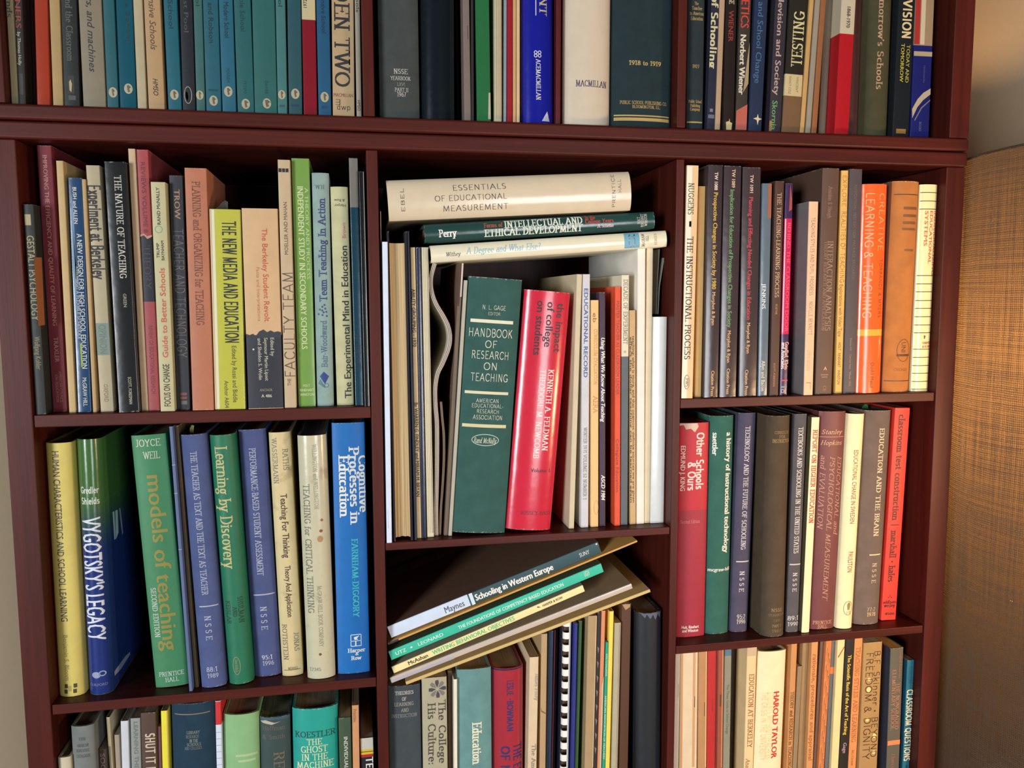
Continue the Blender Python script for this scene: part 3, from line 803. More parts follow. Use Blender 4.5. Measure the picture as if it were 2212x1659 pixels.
bk(A, 'p', (770, 782, 249), (766, 780, 0), (186, 176, 156), 'thin pale booklet between the big-lettered tan paperback and the divider', [('D', 'HMSO', 217, 240, .5, 7, (60, 54, 48), 'n'), ('D', 'Schools', -30, 27, .5, 7, (90, 84, 74), 'n')], h=.2)

A = 'up_b'
bk(A, 'h', (822, 906, 250), (815, 904, 0), (74, 80, 78), 'grey-green cloth yearbook dated 1967, first volume in the middle upper bay', [('H', 'NSSE', 154, .36, .72, 10, SV, 's'), ('H', 'YEARBOOK', 169, .28, .78, 8, SV, 's'), ('H', 'LXVI', 182, .44, .64, 7, (150, 146, 134), 's'), ('H', 'PART II', 194, .38, .72, 8, SV, 's'), ('H', '1967', 204, .44, .66, 9, SV, 's')], h=.235, b=.004)
bk(A, 'h', (911, 983, 256), (908, 983, 0), (22, 30, 36), 'near-black leathery hardcover with a worn blue sheen, next to the 1967 yearbook', [], h=.24, st='g', b=.009, wear=.8)
bk(A, 'p', (988, 998, 257), (985, 993, 0), (44, 28, 24), 'thin dark brown pamphlet behind the near-black hardcover', [], h=.21, Y=.04)  # added slab; its dark brown stands for the shade of a gap
bk(A, 'p', (1001, 1016, 258), (995, 1014, 0), (132, 116, 108), 'mottled grey-brown stapled pamphlet in the middle upper bay', [('R', 55, 84, .66, .72, (50, 40, 34))], h=.22, name='booklet', cat='booklet')
bk(A, 'p', (1018, 1024, 258), (1017, 1023, 0), (40, 38, 40), 'very thin black pamphlet beside the glossy green one', [], h=.215, name='booklet', cat='booklet')
bk(A, 'p', (1031, 1060, 260), (1026, 1057, 0), (48, 118, 70), 'glossy green paperback with a curled pale corner at its foot', [('P', [(.86, 200), (.99, 200), (.99, 258), (.80, 258)], (190, 186, 160))], h=.22, st='g')
bk(A, 'p', (1068, 1084, 261), (1067, 1084, 0), (206, 192, 158), 'cream pamphlet showing its page edges, after the glossy green one', [('R', -200, 258, .3, .34, (150, 138, 110)), ('R', -200, 258, .6, .63, (160, 146, 116)), ('R', -200, 258, .8, .83, (140, 130, 100))], h=.21, name='booklet', cat='booklet')
bk(A, 'p', (1088, 1094, 262), (1089, 1095, 0), (150, 160, 172), 'thin pale blue pamphlet against the crimson one', [], h=.215, name='booklet', cat='booklet')
bk(A, 'p', (1095, 1107, 262), (1096, 1107, 0), (164, 40, 52), 'thin crimson pamphlet in the middle upper bay', [], h=.215, st='g', name='booklet', cat='booklet')
bk(A, 'p', (1108, 1115, 263), (1108, 1115, 0), (222, 172, 120), 'thin peach pamphlet against the crimson one', [], h=.22, name='booklet', cat='booklet')
bk(A, 'p', (1116, 1123, 263), (1116, 1123, 0), (226, 198, 150), 'thin cream pamphlet touching the royal blue hardcover', [], h=.22, name='booklet', cat='booklet')
bk(A, 'h', (1130, 1197, 264), (1126, 1198, 0), (28, 34, 158), 'royal blue glossy hardcover with white serif capitals and a square knot emblem', [('D', 'MEASUREMENT', -190, 34, .66, 16, (200, 190, 140), 's'), ('R', -200, 34, .42, .445, W_), ('D', 'ACEMACMILLAN', 127, 216, .5, 10, W_, 's'), ('O', 113, .42, 4, 4, W_, 1.6), ('O', 113, .54, 4, 4, W_, 1.6), ('O', 120, .42, 4, 4, W_, 1.6), ('O', 120, .54, 4, 4, W_, 1.6), ('P', [(.78, 240), (.86, 262), (.6, 262)], (210, 210, 226))], h=.235, st='g', b=.008)  # pale wedge near the foot is a painted window highlight
bk(A, 'p', (1200, 1211, 265), (1202, 1212, 0), (92, 22, 28), 'thin dark red volume between the royal blue and the tall white hardcovers', [], h=.23)
bk(A, 'h', (1220, 1321, 266), (1220, 1325, 0), (230, 214, 190), 'thick off-white hardcover with one line of dark capitals', [('H', 'MACMILLAN', 180, .24, .90, 13, (74, 66, 96), 's')], h=.245, st='g', b=.010)
bk(A, 'h', (1325, 1452, 272), (1327, 1460, 0), (38, 56, 60), 'thickest dark green hardcover with gilt dates and gilt bands', [('H', '1918 to 1919', 136, .26, .80, 9, GD, 'S'), ('H', 'PUBLIC SCHOOL PUBLISHING CO.', 222, .12, .92, 7, GD, 's'), ('H', 'BLOOMINGTON, ILL.', 231, .32, .80, 6, GD, 's'), ('R', 249, 252, .03, .97, GD), ('R', 255, 262, .03, .97, GD)], h=.25, b=.006)
A = 'up_c'
bk(A, 'h', (1483, 1519, 279), (1488, 1523, 0), (46, 58, 62), 'narrow dark green hardcover with small gilt lines, by the divider of the lamp-side bay', [('H', 'The', 8, .35, .6, 6, GD, 's'), ('H', 'Teacher', 18, .2, .85, 7, GD, 's'), ('H', 'in American', 29, .1, .95, 7, GD, 's'), ('H', 'Education', 40, .15, .9, 7, GD, 's'), ('H', '1927', 143, .3, .7, 7, GD, 's'), ('H', 'Public School', 219, .1, .9, 6, GD, 's'), ('H', 'Publishing', 228, .2, .8, 6, GD, 's'), ('H', 'Company', 236, .2, .8, 6, GD, 's'), ('R', 263, 266, .03, .97, GD)], h=.205, b=.002)
bk(A, 'p', (1527, 1543, 281), (1537, 1554, 0), (52, 54, 70), 'slate paperback, lettered process of schooling in heavy cream letters', [('D', 'Process of Schooling', -110, 148, .45, 15, (216, 206, 160), 'h'), ('R', 235, 242, .3, .7, (120, 124, 140)), ('R', 248, 256, .1, .9, (100, 110, 130))], h=.2, st='g')
bk(A, 'p', (1544, 1556, 281), (1555, 1566, 0), (190, 160, 130), 'thin tan paperback leaning on the slate one', [], h=.2)
bk(A, 'p', (1563, 1585, 282), (1569, 1592, 0), (46, 38, 36), 'black paperback with a small red capital name and a cream emblem at the foot', [('D', 'THE HUMAN USE', -90, 10, .5, 11, (206, 196, 160), 'S'), ('D', 'WIENER', 23, 90, .5, 12, (150, 50, 40), 'b'), ('P', [(.2, 264), (.5, 262), (.55, 256), (.6, 264), (.8, 266), (.75, 281), (.25, 281)], (206, 188, 134))], h=.18, st='g')
bk(A, 'p', (1590, 1611, 282), (1597, 1625, 0), (60, 52, 44), 'black and tan paperback with red capitals above bold white letters', [('P', [(.98, 90), (.99, 180), (.55, 200), (.8, 130)], (170, 150, 112)), ('P', [(.02, 240), (.98, 225), (.98, 281), (.02, 281)], (190, 96, 80)), ('R', 250, 281, .25, .5, (226, 216, 210)), ('D', 'CYBERNETICS', -130, 61, .5, 20, (206, 66, 52), 'b'), ('D', 'Norbert Wiener', 75, 205, .42, 14, (222, 214, 190), 'B')], h=.19)
bk(A, 'p', (1617, 1645, 283), (1631, 1659, 0), (48, 58, 84), 'deep blue paperback with blue letters and a four-pointed star at the foot', [('D', 'Power and School Change', -60, 180, .5, 14, (64, 110, 150), 'n'), ('P', [(.65, 246), (.72, 255), (.98, 257), (.74, 260), (.66, 271), (.58, 260), (.3, 257), (.58, 254)], (216, 206, 170)), ('O', 257, .65, 2.4, 2.4, (70, 74, 90), 0)], h=.19, st='g')
bk(A, 'p', (1661, 1686, 285), (1675, 1702, 0), (52, 46, 56), 'dark paperback, lettered television and society, green name at the foot', [('D', 'Television and Society', -28, 206, .48, 14, (190, 160, 156), 'b'), ('D', 'Skornia', 218, 282, .4, 13, (110, 170, 110), 'n'), ('R', 262, 284, .02, .22, (170, 120, 60))], h=.2)
bk(A, 'p', (1690, 1726, 287), (1705, 1746, 0), (128, 98, 72), 'black, cream and brown paperback, lettered testing in tall capitals', [('U', 'TESTING', 145, 25, .58, 24, (216, 206, 150), 's'), ('D', 'NANCY COLE', 166, 204, .3, 6, (150, 140, 100), 'n'), ('D', 'VINCENT', 166, 200, .7, 6, (150, 140, 100), 'n')], h=.2, bands=[(-200, 161, (50, 46, 40)), (161, 208, (216, 196, 148))], st='g')
bk(A, 'p', (1728, 1737, 288), (1749, 1759, 0), (206, 164, 100), 'thin ochre pamphlet leaning beside the testing paperback', [], h=.2)
bk(A, 'p', (1740, 1751, 289), (1762, 1773, 0), (160, 150, 132), 'thin grey pamphlet leaning between two ochre and brown ones', [], h=.2)
bk(A, 'p', (1752, 1765, 289), (1774, 1784, 0), (156, 100, 60), 'thin orange-brown pamphlet leaning before the grey-olive book', [], h=.2)
bk(A, 'p', (1771, 1791, 290), (1788, 1806, 0), (142, 128, 110), 'grey-olive paperback standing behind the scarlet and white one', [], h=.2, Y=.03)
bk(A, 'p', (1794, 1830, 291), (1808, 1847, 0), (186, 34, 42), 'glossy scarlet paperback with a white upper half', [('D', '1868-1970', 15, 60, .55, 9, (60, 54, 46), 'b')], h=.195, st='g', bands=[(-200, 73, (208, 196, 168))])
bk(A, 'p', (1833, 1858, 292), (1848, 1868, 0), (92, 50, 44), 'dull maroon paperback beside the scarlet and white one', [], h=.2, Y=.03)
bk(A, 'h', (1866, 1921, 293), (1876, 1931, 0), (76, 74, 50), 'olive green hardcover, lettered schools in pale serif letters', [("D", "Tomorrow's Schools", -32, 192, .46, 14, (190, 150, 116), 's')], h=.225, b=.007)
bk(A, 'p', (1928, 1963, 294), (1942, 1977, 0), (34, 38, 42), 'black paperback, lettered television in ribbed cream capitals, today and tomorrow below', [('D', 'TELEVISION', -60, 82, .55, 20, (222, 200, 146), 'h'), ('D', 'TODAY AND', 96, 178, .72, 9, (170, 160, 70), 'b'), ('D', 'TOMORROW', 94, 177, .38, 9, (190, 176, 60), 'b'), ('R', 279, 289, .2, .8, (150, 110, 50))], h=.19, st='g')  # ochre bar at the foot is a warm lamp glint, painted
bk(A, 'p', (1967, 2006, 296), (1978, 2019, 0), (34, 38, 108), 'glossy navy paperback with red and white stripes on top and a white swoosh', [('R', -200, 96, .0, .28, (170, 40, 34)), ('R', -200, 96, .32, .55, (206, 190, 160)), ('R', 111, 121, .0, 1, (176, 160, 124)), ('P', [(.98, 190), (.98, 203), (.6, 216), (.3, 232), (.05, 256), (.02, 236), (.3, 214), (.6, 200)], (180, 168, 140)), ('P', [(.98, 214), (.98, 217), (.55, 234), (.2, 262), (.16, 260), (.5, 232)], (110, 110, 130)), ('D', 'TELEVISION', 140, 178, .6, 4, (80, 80, 130), 'n'), ('D', 'BOOKS', 264, 284, .5, 6, (90, 96, 130), 'n')], h=.2, st='g', bands=[(-200, 98, (164, 140, 110))])
# ================================================================== left bay under the blue paperbacks
A = 'mid_a'
bk(A, 'p', (65, 98, 900), (33, 68, 442), (44, 48, 44), 'short black paperback, lettered gestalt psychology, at the side panel', [('R', 463, 486, .12, .68, (176, 164, 120)), ('D', 'GESTALT PSYCHOLOGY', 508, 690, .55, 15, (176, 160, 110), 'n'), ('D', 'Wolfgang Kohler', 725, 797, .6, 11, (140, 130, 96), 'n')], Y=.005, sidecol=(44, 48, 44))
bk(A, 'p', (113, 146, 897), (77, 109, 315), (128, 48, 58), 'tall maroon paperback on the efficiency and quality of learning', [('D', 'IMPROVING THE EFFICIENCY AND QUALITY OF LEARNING', 335, 700, .52, 9, (196, 130, 118), 'b'), ('D', 'TRAXLER', 725, 780, .52, 9, (196, 130, 118), 'b'), ('D', 'AMERICAN COUNCIL', 800, 870, .66, 6, (176, 110, 100), 'n'), ('D', 'ON EDUCATION', 808, 868, .4, 6, (176, 110, 100), 'n')], Y=.022)
bk(A, 'p', (150, 164, 896), (120, 137, 348), (208, 178, 122), 'thin cream paperback with a blank spine, before the streaked blue one', [], Y=.012)
bk(A, 'p', (168, 198, 893), (147, 177, 385), (48, 78, 116), 'blue paperback, lettered a new design for high school education', [('P', [(.2, 410), (.3, 440), (.34, 560), (.2, 700), (.08, 560)], (120, 150, 180)), ('P', [(.22, 480), (.3, 540), (.36, 600), (.26, 600)], (110, 160, 90)), ('P', [(.36, 735), (.5, 745), (.5, 795), (.4, 790)], (150, 180, 60)), ('D', 'BUSH and ALLEN', 405, 482, .45, 8, W_, 'n'), ('D', 'A NEW DESIGN FOR HIGH SCHOOL EDUCATION', 503, 795, .66, 11, (216, 216, 204), 'n'), ('D', 'ASSUMING A FLEXIBLE SCHEDULE', 572, 730, .36, 6, (190, 196, 200), 'n'), ('D', 'McGRAW HILL', 815, 878, .6, 9, (210, 210, 200), 'n')], Y=.012, st='g')
bk(A, 'p', (200, 210, 892), (178, 186, 388), (196, 164, 116), 'thin tan booklet between the blue paperback and the cream one', [], Y=.01, name='booklet', cat='booklet')
bk(A, 'p', (216, 248, 892), (184, 213, 358), (196, 180, 144), 'cream paperback, lettered experiment in tight black capitals, with a grey-green patch', [('D', 'Experiment at Berkeley', 400, 600, .5, 24, (42, 36, 34), 'h'), ('R', 695, 765, .02, .98, (130, 146, 132)), ('D', 'OPINION', 698, 762, .5, 16, (110, 128, 118), 'b'), ('D', 'OXFORD', 829, 868, .5, 9, (140, 126, 100), 'n')], Y=.012, wear=.8)
bk(A, 'p', (258, 303, 896), (224, 271, 350), (40, 42, 44), 'black paperback, lettered the nature of teaching, in silver capitals', [('D', 'THE NATURE OF TEACHING', 378, 598, .6, 13, (206, 204, 190), 's'), ('D', 'GREEN', 631, 660, .62, 7, (170, 164, 140), 'n'), ('D', 'SCOTT, FORESMAN', 813, 873, .62, 7, (190, 184, 160), 'n')], Y=.004, st='g', wear=.9)
bk(A, 'p', (305, 320, 891), (276, 292, 322), (214, 184, 148), 'tall thin tan paperback between the black one and the red and black one', [], Y=.012, wear=.8)
bk(A, 'p', (322, 346, 891), (294, 320, 324), (176, 78, 80), 'red paperback with a torn black middle band and dark letters', [('D', 'REVIEWS VOLUME 8', 350, 500, .5, 9, (116, 46, 52), 'n'), ('D', 'THEORY', 525, 620, .5, 12, (66, 56, 66), 's'), ('D', 'REVIEW OF EDUCATIONAL RESEARCH', 700, 850, .5, 9, (126, 50, 56), 'n'), ('P', [(0, 504), (.3, 501), (.6, 507), (1, 504), (1, 508), (.6, 513), (.3, 505), (0, 508)], (206, 150, 120))], Y=.012, bands=[(506, 648, (42, 42, 50))])
bk(A, 'p', (348, 381, 889), (325, 357, 394), (206, 198, 152), 'cream paperback, lettered guide to better schools in red going up the spine', [('U', 'FOCUS ON CHANGE', 878, 785, .5, 14, (50, 44, 44), 'b'), ('U', 'Guide to Better Schools', 771, 576, .5, 12, (206, 96, 66), 'b'), ('U', 'TRUMP', 555, 523, .3, 6, (60, 54, 50), 'b'), ('U', 'BAYNHAM', 560, 518, .62, 6, (60, 54, 50), 'b'), ('O', 494, .42, 8, 8, (120, 166, 150), 1.6), ('U', 'RAND McNALLY', 484, 405, .45, 7, (60, 66, 60), 'b')], Y=.004, wear=.8)
bk(A, 'p', (382, 407, 888), (362, 397, 380), (54, 56, 62), 'dark grey paperback, lettered teacher and technology in outlined capitals', [('D', 'TROW', 409, 472, .55, 12, (170, 130, 104), 'b'), ('D', 'TEACHER AND TECHNOLOGY', 493, 770, .55, 19, (112, 106, 100), 't'), ('R', 848, 854, .3, .8, (130, 70, 60)), ('R', 857, 862, .3, .8, (130, 70, 60)), ('R', 866, 874, .35, .8, (110, 100, 96))], Y=.012)
bk(A, 'p', (416, 462, 887), (398, 446, 364), (196, 124, 92), 'salmon paperback, lettered planning and organizing for teaching', [('D', 'PLANNING and ORGANIZING for TEACHING', 392, 700, .5, 15, (120, 68, 48), 's')], Y=.004, wear=.6, d=.12)
bk(A, 'p', (465, 530, 885), (451, 520, 453), (206, 204, 84), 'yellow-green paperback, lettered the new media and education in heavy black', [('R', 454, 884, .0, .06, (220, 190, 150)), ('R', 454, 884, .07, .16, (236, 232, 196)), ('D', 'THE NEW MEDIA AND EDUCATION', 478, 739, .62, 26, (34, 40, 36), 'h'), ('D', 'Edited by Rossi and Biddle', 746, 870, .68, 10, (80, 84, 40), 'n'), ('D', 'Anchor A604', 822, 882, .4, 9, (80, 84, 40), 'n')], Y=.006, st='g')
bk(A, 'p', (537, 612, 881), (521, 600, 451), (226, 186, 138), 'peach paperback with a ragged black lower half and red letters', [('P', [(0, 719), (.1, 722), (.2, 719), (.28, 724), (.38, 714), (.5, 710), (.6, 716), (.7, 712), (.8, 716), (.9, 714), (1, 716), (1, 728), (0, 728)], (48, 50, 60)), ('D', 'The Berkeley Student Revolt', 493, 693, .62, 12, (206, 84, 62), 'n'), ('D', 'Facts and Interpretations', 576, 692, .4, 7, (210, 130, 96), 'n'), ('D', 'Edited by', 728, 768, .74, 8, (200, 196, 170), 'n'), ('D', 'Seymour Martin Lipset', 728, 822, .56, 8, (200, 196, 170), 'n'), ('D', 'and Sheldon S. Wolin', 729, 820, .38, 8, (200, 196, 170), 'n'), ('H', 'ANCHOR', 842, .34, .7, 6, (150, 146, 130), 'n'), ('H', 'A 486', 855, .38, .68, 7, (206, 200, 180), 'b'), ('O', 753, .2, 2, 2, (220, 220, 210), 0)], Y=.004, bands=[(722, 900, (48, 50, 60))])
bk(A, 'p', (615, 640, 877), (599, 627, 346), (212, 186, 148), 'tan paperback, lettered the faculty team in large thin outlined capitals', [('U', 'THE', 833, 817, .45, 8, (110, 90, 66), 'n'), ('U', 'FACULTY TEAM', 812, 586, .56, 22, (96, 78, 60), 't'), ('U', 'MOELLER AND MAHAN', 547, 435, .5, 8, (110, 90, 66), 'n'), ('R', 364, 372, .05, .30, K_), ('R', 364, 372, .34, .58, K_), ('R', 364, 372, .62, .86, K_)], Y=.006)
bk(A, 'p', (645, 682, 875), (629, 668, 343), (128, 170, 86), 'green paperback, lettered independent study in secondary schools', [('D', 'INDEPENDENT STUDY IN SECONDARY SCHOOLS', 402, 752, .46, 13, (214, 222, 170), 'b'), ('D', 'A THEORY AND PROCESS', 404, 600, .8, 8, (180, 206, 140), 'b'), ('H', 'HOLT', 832, .3, .7, 6, (214, 222, 170), 'b'), ('H', 'RINEHART', 842, .1, .92, 6, (214, 222, 170), 'b'), ('H', 'WINSTON', 852, .1, .92, 6, (214, 222, 170), 'b')], Y=.012, st='g')
bk(A, 'h', (686, 720, 876), (672, 711, 374), (158, 184, 176), 'pale blue-grey hardcover, lettered team teaching in action going up', [('U', 'Team Teaching In Action', 650, 427, .52, 15, (52, 66, 120), 'S'), ('U', 'Bair-Woodward', 792, 690, .5, 12, (74, 106, 128), 's'), ('V', 'H.M.', 404, .15, .72, 8, (90, 110, 110), 's'),
    ('P', [(.2, 812), (.45, 802), (.75, 812), (.5, 829)], (40, 56, 132)), ('P', [(.22, 818), (.5, 835), (.5, 838), (.1, 828)], (80, 120, 130)), ('O', 832, .6, 5, 5, (80, 120, 130), 1.5)] + [('O', a, u, 2.2, 2.2, (60, 76, 126), 0) for a, u in ((660, .45), (666, .3), (672, .52), (664, .62), (671, .68), (676, .22), (678, .45), (656, .58), (680, .7), (668, .44))], Y=.012, b=.003)
bk(A, 'h', (728, 765, 875), (713, 751, 404), (214, 210, 164), 'cream hardcover, lettered the experimental mind in education going up', [('U', 'The Experimental Mind in Education', 861, 529, .66, 15, (34, 32, 34), 'b'), ('U', 'Brown', 513, 480, .7, 8, (206, 120, 110), 'b'), ('V', 'Harper', 444, .2, .85, 6, (90, 86, 66), 'n'), ('V', '& Row', 433, .2, .8, 6, (90, 86, 66), 'n')], Y=.014, b=.003)
bk(A, 'p', (768, 786, 876), (753, 773, 342), (34, 72, 88), 'narrow dark teal paperback with a grey top, close to the divider', [('D', 'ALAN ACT', 718, 800, .5, 9, (18, 44, 60), 's')], Y=.010, st='g', bands=[(300, 446, (138, 132, 122))])
bk(A, 'p', (788, 799, 879), (774, 787, 371), (28, 30, 32), 'thin black binder with a pale worn edge against the divider', [('R', 372, 878, .82, .9, (190, 186, 170))], Y=.002, name='booklet', cat='booklet', st='g')

# ================================================================== middle bay: standing row under three books lying on it
A = 'mid_b'
bk(A, 'p', (831, 833.4, 1157), (821, 824, 457), (186, 164, 132), 'tall wafer-thin tan folder pressed against the divider in the middle bay', [], Y=.012, d=.24, name='paper_folder', cat='folder')
bk(A, 'p', (833.6, 847, 1176), (825, 837, 523), (214, 224, 240), 'slim bluish-white bound report, first in the standing row of the middle bay', [('R', 1100, 1140, .3, .34, (150, 150, 160))], Y=.0005, d=.2, st='p', name='bound_report', cat='booklet')
bk(A, 'p', (896.5, 901, 1160), (878, 884.5, 500), (34, 38, 54), 'thin navy card folder beside the turned-round book', [], Y=.006, d=.2, name='paper_folder', cat='folder')
bk(A, 'p', (900, 910, 1153), (886, 897, 535), (222, 200, 158), 'narrow cream paperback, lettered ability grouping 1970', [('D', 'ABILITY GROUPING - 1970', 622, 745, .45, 8, (44, 36, 32), 'b'), ('D', 'By WARREN G. FINDLEY and MIRIAM M. BRYAN', 865, 1071, .5, 8, (44, 36, 32), 'b')], Y=.012, d=.2)
bk(A, 'p', (911, 921, 1153), (898, 909, 535), (44, 50, 70), 'thin dark navy paperback with a creased leather-like spine', [], Y=.012, d=.2, st='g', wear=1.0)
bk(A, 'p', (922, 938, 1153), (910, 925, 535), (214, 204, 172), 'thin pile of cream stapled pages beside the creased navy spine', [('R', 536, 1152, .28, .32, (150, 140, 110)), ('R', 536, 1152, .52, .55, (130, 120, 90)), ('R', 536, 1152, .74, .80, (120, 112, 96)), ('R', 540, 1152, .9, .94, (90, 84, 74))], Y=.014, d=.2, name='stapled_pages', cat='paper')
bk(A, 'p', (960, 969, 1147), (993, 1002, 567), (110, 92, 74), 'thin brown leaning booklet with red and white page edges at its head', [('R', 568, 640, .55, .95, (200, 186, 170)), ('R', 568, 660, .0, .5, (70, 34, 30))], Y=.016, d=.2, name='booklet', cat='booklet')
bk(A, 'p', (968, 977, 1150), (1003, 1010, 605), (176, 172, 156), 'pale grey board leaning against the dark green handbook', [], Y=.014, d=.19, name='booklet', cat='booklet')
HG = (214, 210, 190)
bk(A, 'h', (982, 1088, 1150), (1010, 1133, 604), (54, 92, 86), 'thick dark green handbook of research, leaning, with gilt bars', [('H', 'N. L. GAGE', 668, .29, .72, 9, HG, 't'), ('H', 'EDITOR', 681, .40, .62, 6, HG, 't'), ('R', 694, 701, .08, .88, (222, 216, 190)), ('H', 'HANDBOOK', 722, .07, .88, 17, HG, 't'), ('H', 'OF', 746, .38, .60, 15, HG, 't'), ('H', 'RESEARCH', 769, .15, .83, 16, HG, 't'), ('H', 'ON', 793, .38, .62, 15, HG, 't'), ('H', 'TEACHING', 817, .15, .85, 16, HG, 't'), ('R', 847, 853, .06, .88, (214, 206, 170)), ('H', 'AMERICAN', 867, .28, .70, 8, HG, 't'), ('H', 'EDUCATIONAL-', 878, .21, .80, 8, HG, 't'), ('H', 'RESEARCH', 890, .31, .72, 8, HG, 't'), ('H', 'ASSOCIATION', 903, .24, .79, 9, HG, 't'), ('R', 918, 925, .05, .88, (206, 196, 150)), ('O', 952, .5, 13, 30, (170, 190, 176), 1.6), ('H', 'Rand McNally', 953, .28, .72, 11, HG, 'i')], Y=.012, wear=1.0, b=.004, d=.2)
bk(A, 'h', (1096, 1190, 1144), (1134, 1237, 632), (204, 44, 66), 'glossy red hardcover, lettered the impact of college on students', [('D', 'the impact', 657, 762, .80, 17, (54, 46, 56), 'b'), ('D', 'of college', 656, 752, .58, 17, (54, 46, 56), 'b'), ('D', 'on students', 655, 771, .36, 17, (46, 38, 44), 'b'), ('D', 'KENNETH A. FELDMAN', 799, 975, .70, 12, W_, 's'), ('D', 'THEODORE M. NEWCOMB', 799, 992, .52, 12, W_, 's'), ('H', 'Volume 1', 1018, .43, .86, 9, (50, 36, 44), 'n'), ('H', 'JOSSEY-BASS', 1112, .28, .97, 8, (110, 30, 50), 's')], Y=.012, st='g', b=.007, wear=.9, d=.185)
bk(A, 'p', (1229, 1240, 1143), (1246, 1258, 593), (206, 192, 160), 'cream softback beside the red hardcover, with a broad pale side showing', [], Y=.016, d=.2, wear=.7)
bk(A, 'p', (1255, 1271, 1138), (1258, 1275, 593), (204, 204, 208), 'pale grey journal, lettered educational record in blue', [('D', 'EDUCATIONAL RECORD', 623, 812, .5, 9, (66, 92, 150), 'b'), ('D', 'WINTER 1971 VOLUME 52 NUMBER 1', 919, 1078, .5, 7, (130, 124, 124), 's')], Y=.018, d=.2)
bk(A, 'p', (1276, 1293, 1138), (1277, 1293, 649), (236, 192, 132), 'peach paperback with faint brown print, shorter than its neighbours', [('D', 'CURRICULUM EVALUATION', 710, 828, .6, 7, (196, 150, 96), 's'), ('D', 'AERA', 852, 890, .6, 9, (190, 140, 90), 's'), ('D', 'eb', 676, 696, .5, 9, (150, 110, 70), 'n'), ('O', 1096, .7, 16, 5, (196, 146, 96), 1)], Y=.018, d=.19)
bk(A, 'p', (1295, 1308, 1128), (1294, 1308, 632), (62, 46, 66), 'dark purple paperback, lettered using what we know about teaching', [('D', 'Using What We Know About Teaching', 728, 909, .62, 9, W_, 'x'), ('D', 'ASCD 1984', 1024, 1080, .62, 9, W_, 'x')], Y=.02, d=.19)
bk(A, 'p', (1327, 1340, 1136), (1329, 1341, 620), (222, 82, 50), 'red-orange paperback with dim print, two along from the dark purple one', [('D', 'MASTER TEACHER AS CLASSROOM LEADER', 650, 850, .5, 7, (150, 60, 44), 'n'), ('D', 'Collegiate Education', 945, 1062, .5, 6, (150, 54, 36), 'n')], Y=.018, d=.2, st='p')
bk(A, 'p', (1341, 1355, 1131), (1342, 1360, 594), (90, 98, 104), 'paperback, cream above and slate below, lettered decade of experiment', [('D', 'DECADE OF EXPERIMENT', 604, 742, .55, 9, (130, 124, 110), 's'), ('O', 757, .5, 3, 3, (180, 176, 150), 0)], Y=.02, d=.19, bands=[(500, 767, (224, 216, 190))])
bk(A, 'p', (1361, 1374, 1135), (1360, 1373, 671), (200, 166, 116), 'tan pamphlet with two lines of typewritten print down its edge', [('D', 'teaching: what is more, and that one', 725, 900, .62, 6, (76, 56, 40), 'n'), ('D', 'effect the dollar teaching can be learned again', 727, 1085, .2, 5, (76, 56, 40), 'n'), ('D', 'most definite sources we are given', 900, 1085, .62, 5, (90, 66, 44), 'n')], Y=.02, d=.18, name='booklet', cat='booklet')
bk(A, 'p', (1375, 1392, 1135), (1378, 1394, 537), (234, 228, 216), 'tall white stapled report carrying the lying books', [], Y=.02, d=.2, name='bound_report', cat='booklet')
bk(A, 'p', (1393, 1402, 1135), (1396, 1413, 535), (222, 206, 172), 'tall cream sheaf bulging beside the white report', [], Y=.022, d=.2, name='paper_sheaf', cat='paper')
bk(A, 'p', (1407, 1436, 1138), (1412, 1447, 685), (232, 230, 222), 'smooth white softback at the end of the middle row', [], Y=.02, d=.18, st='g')


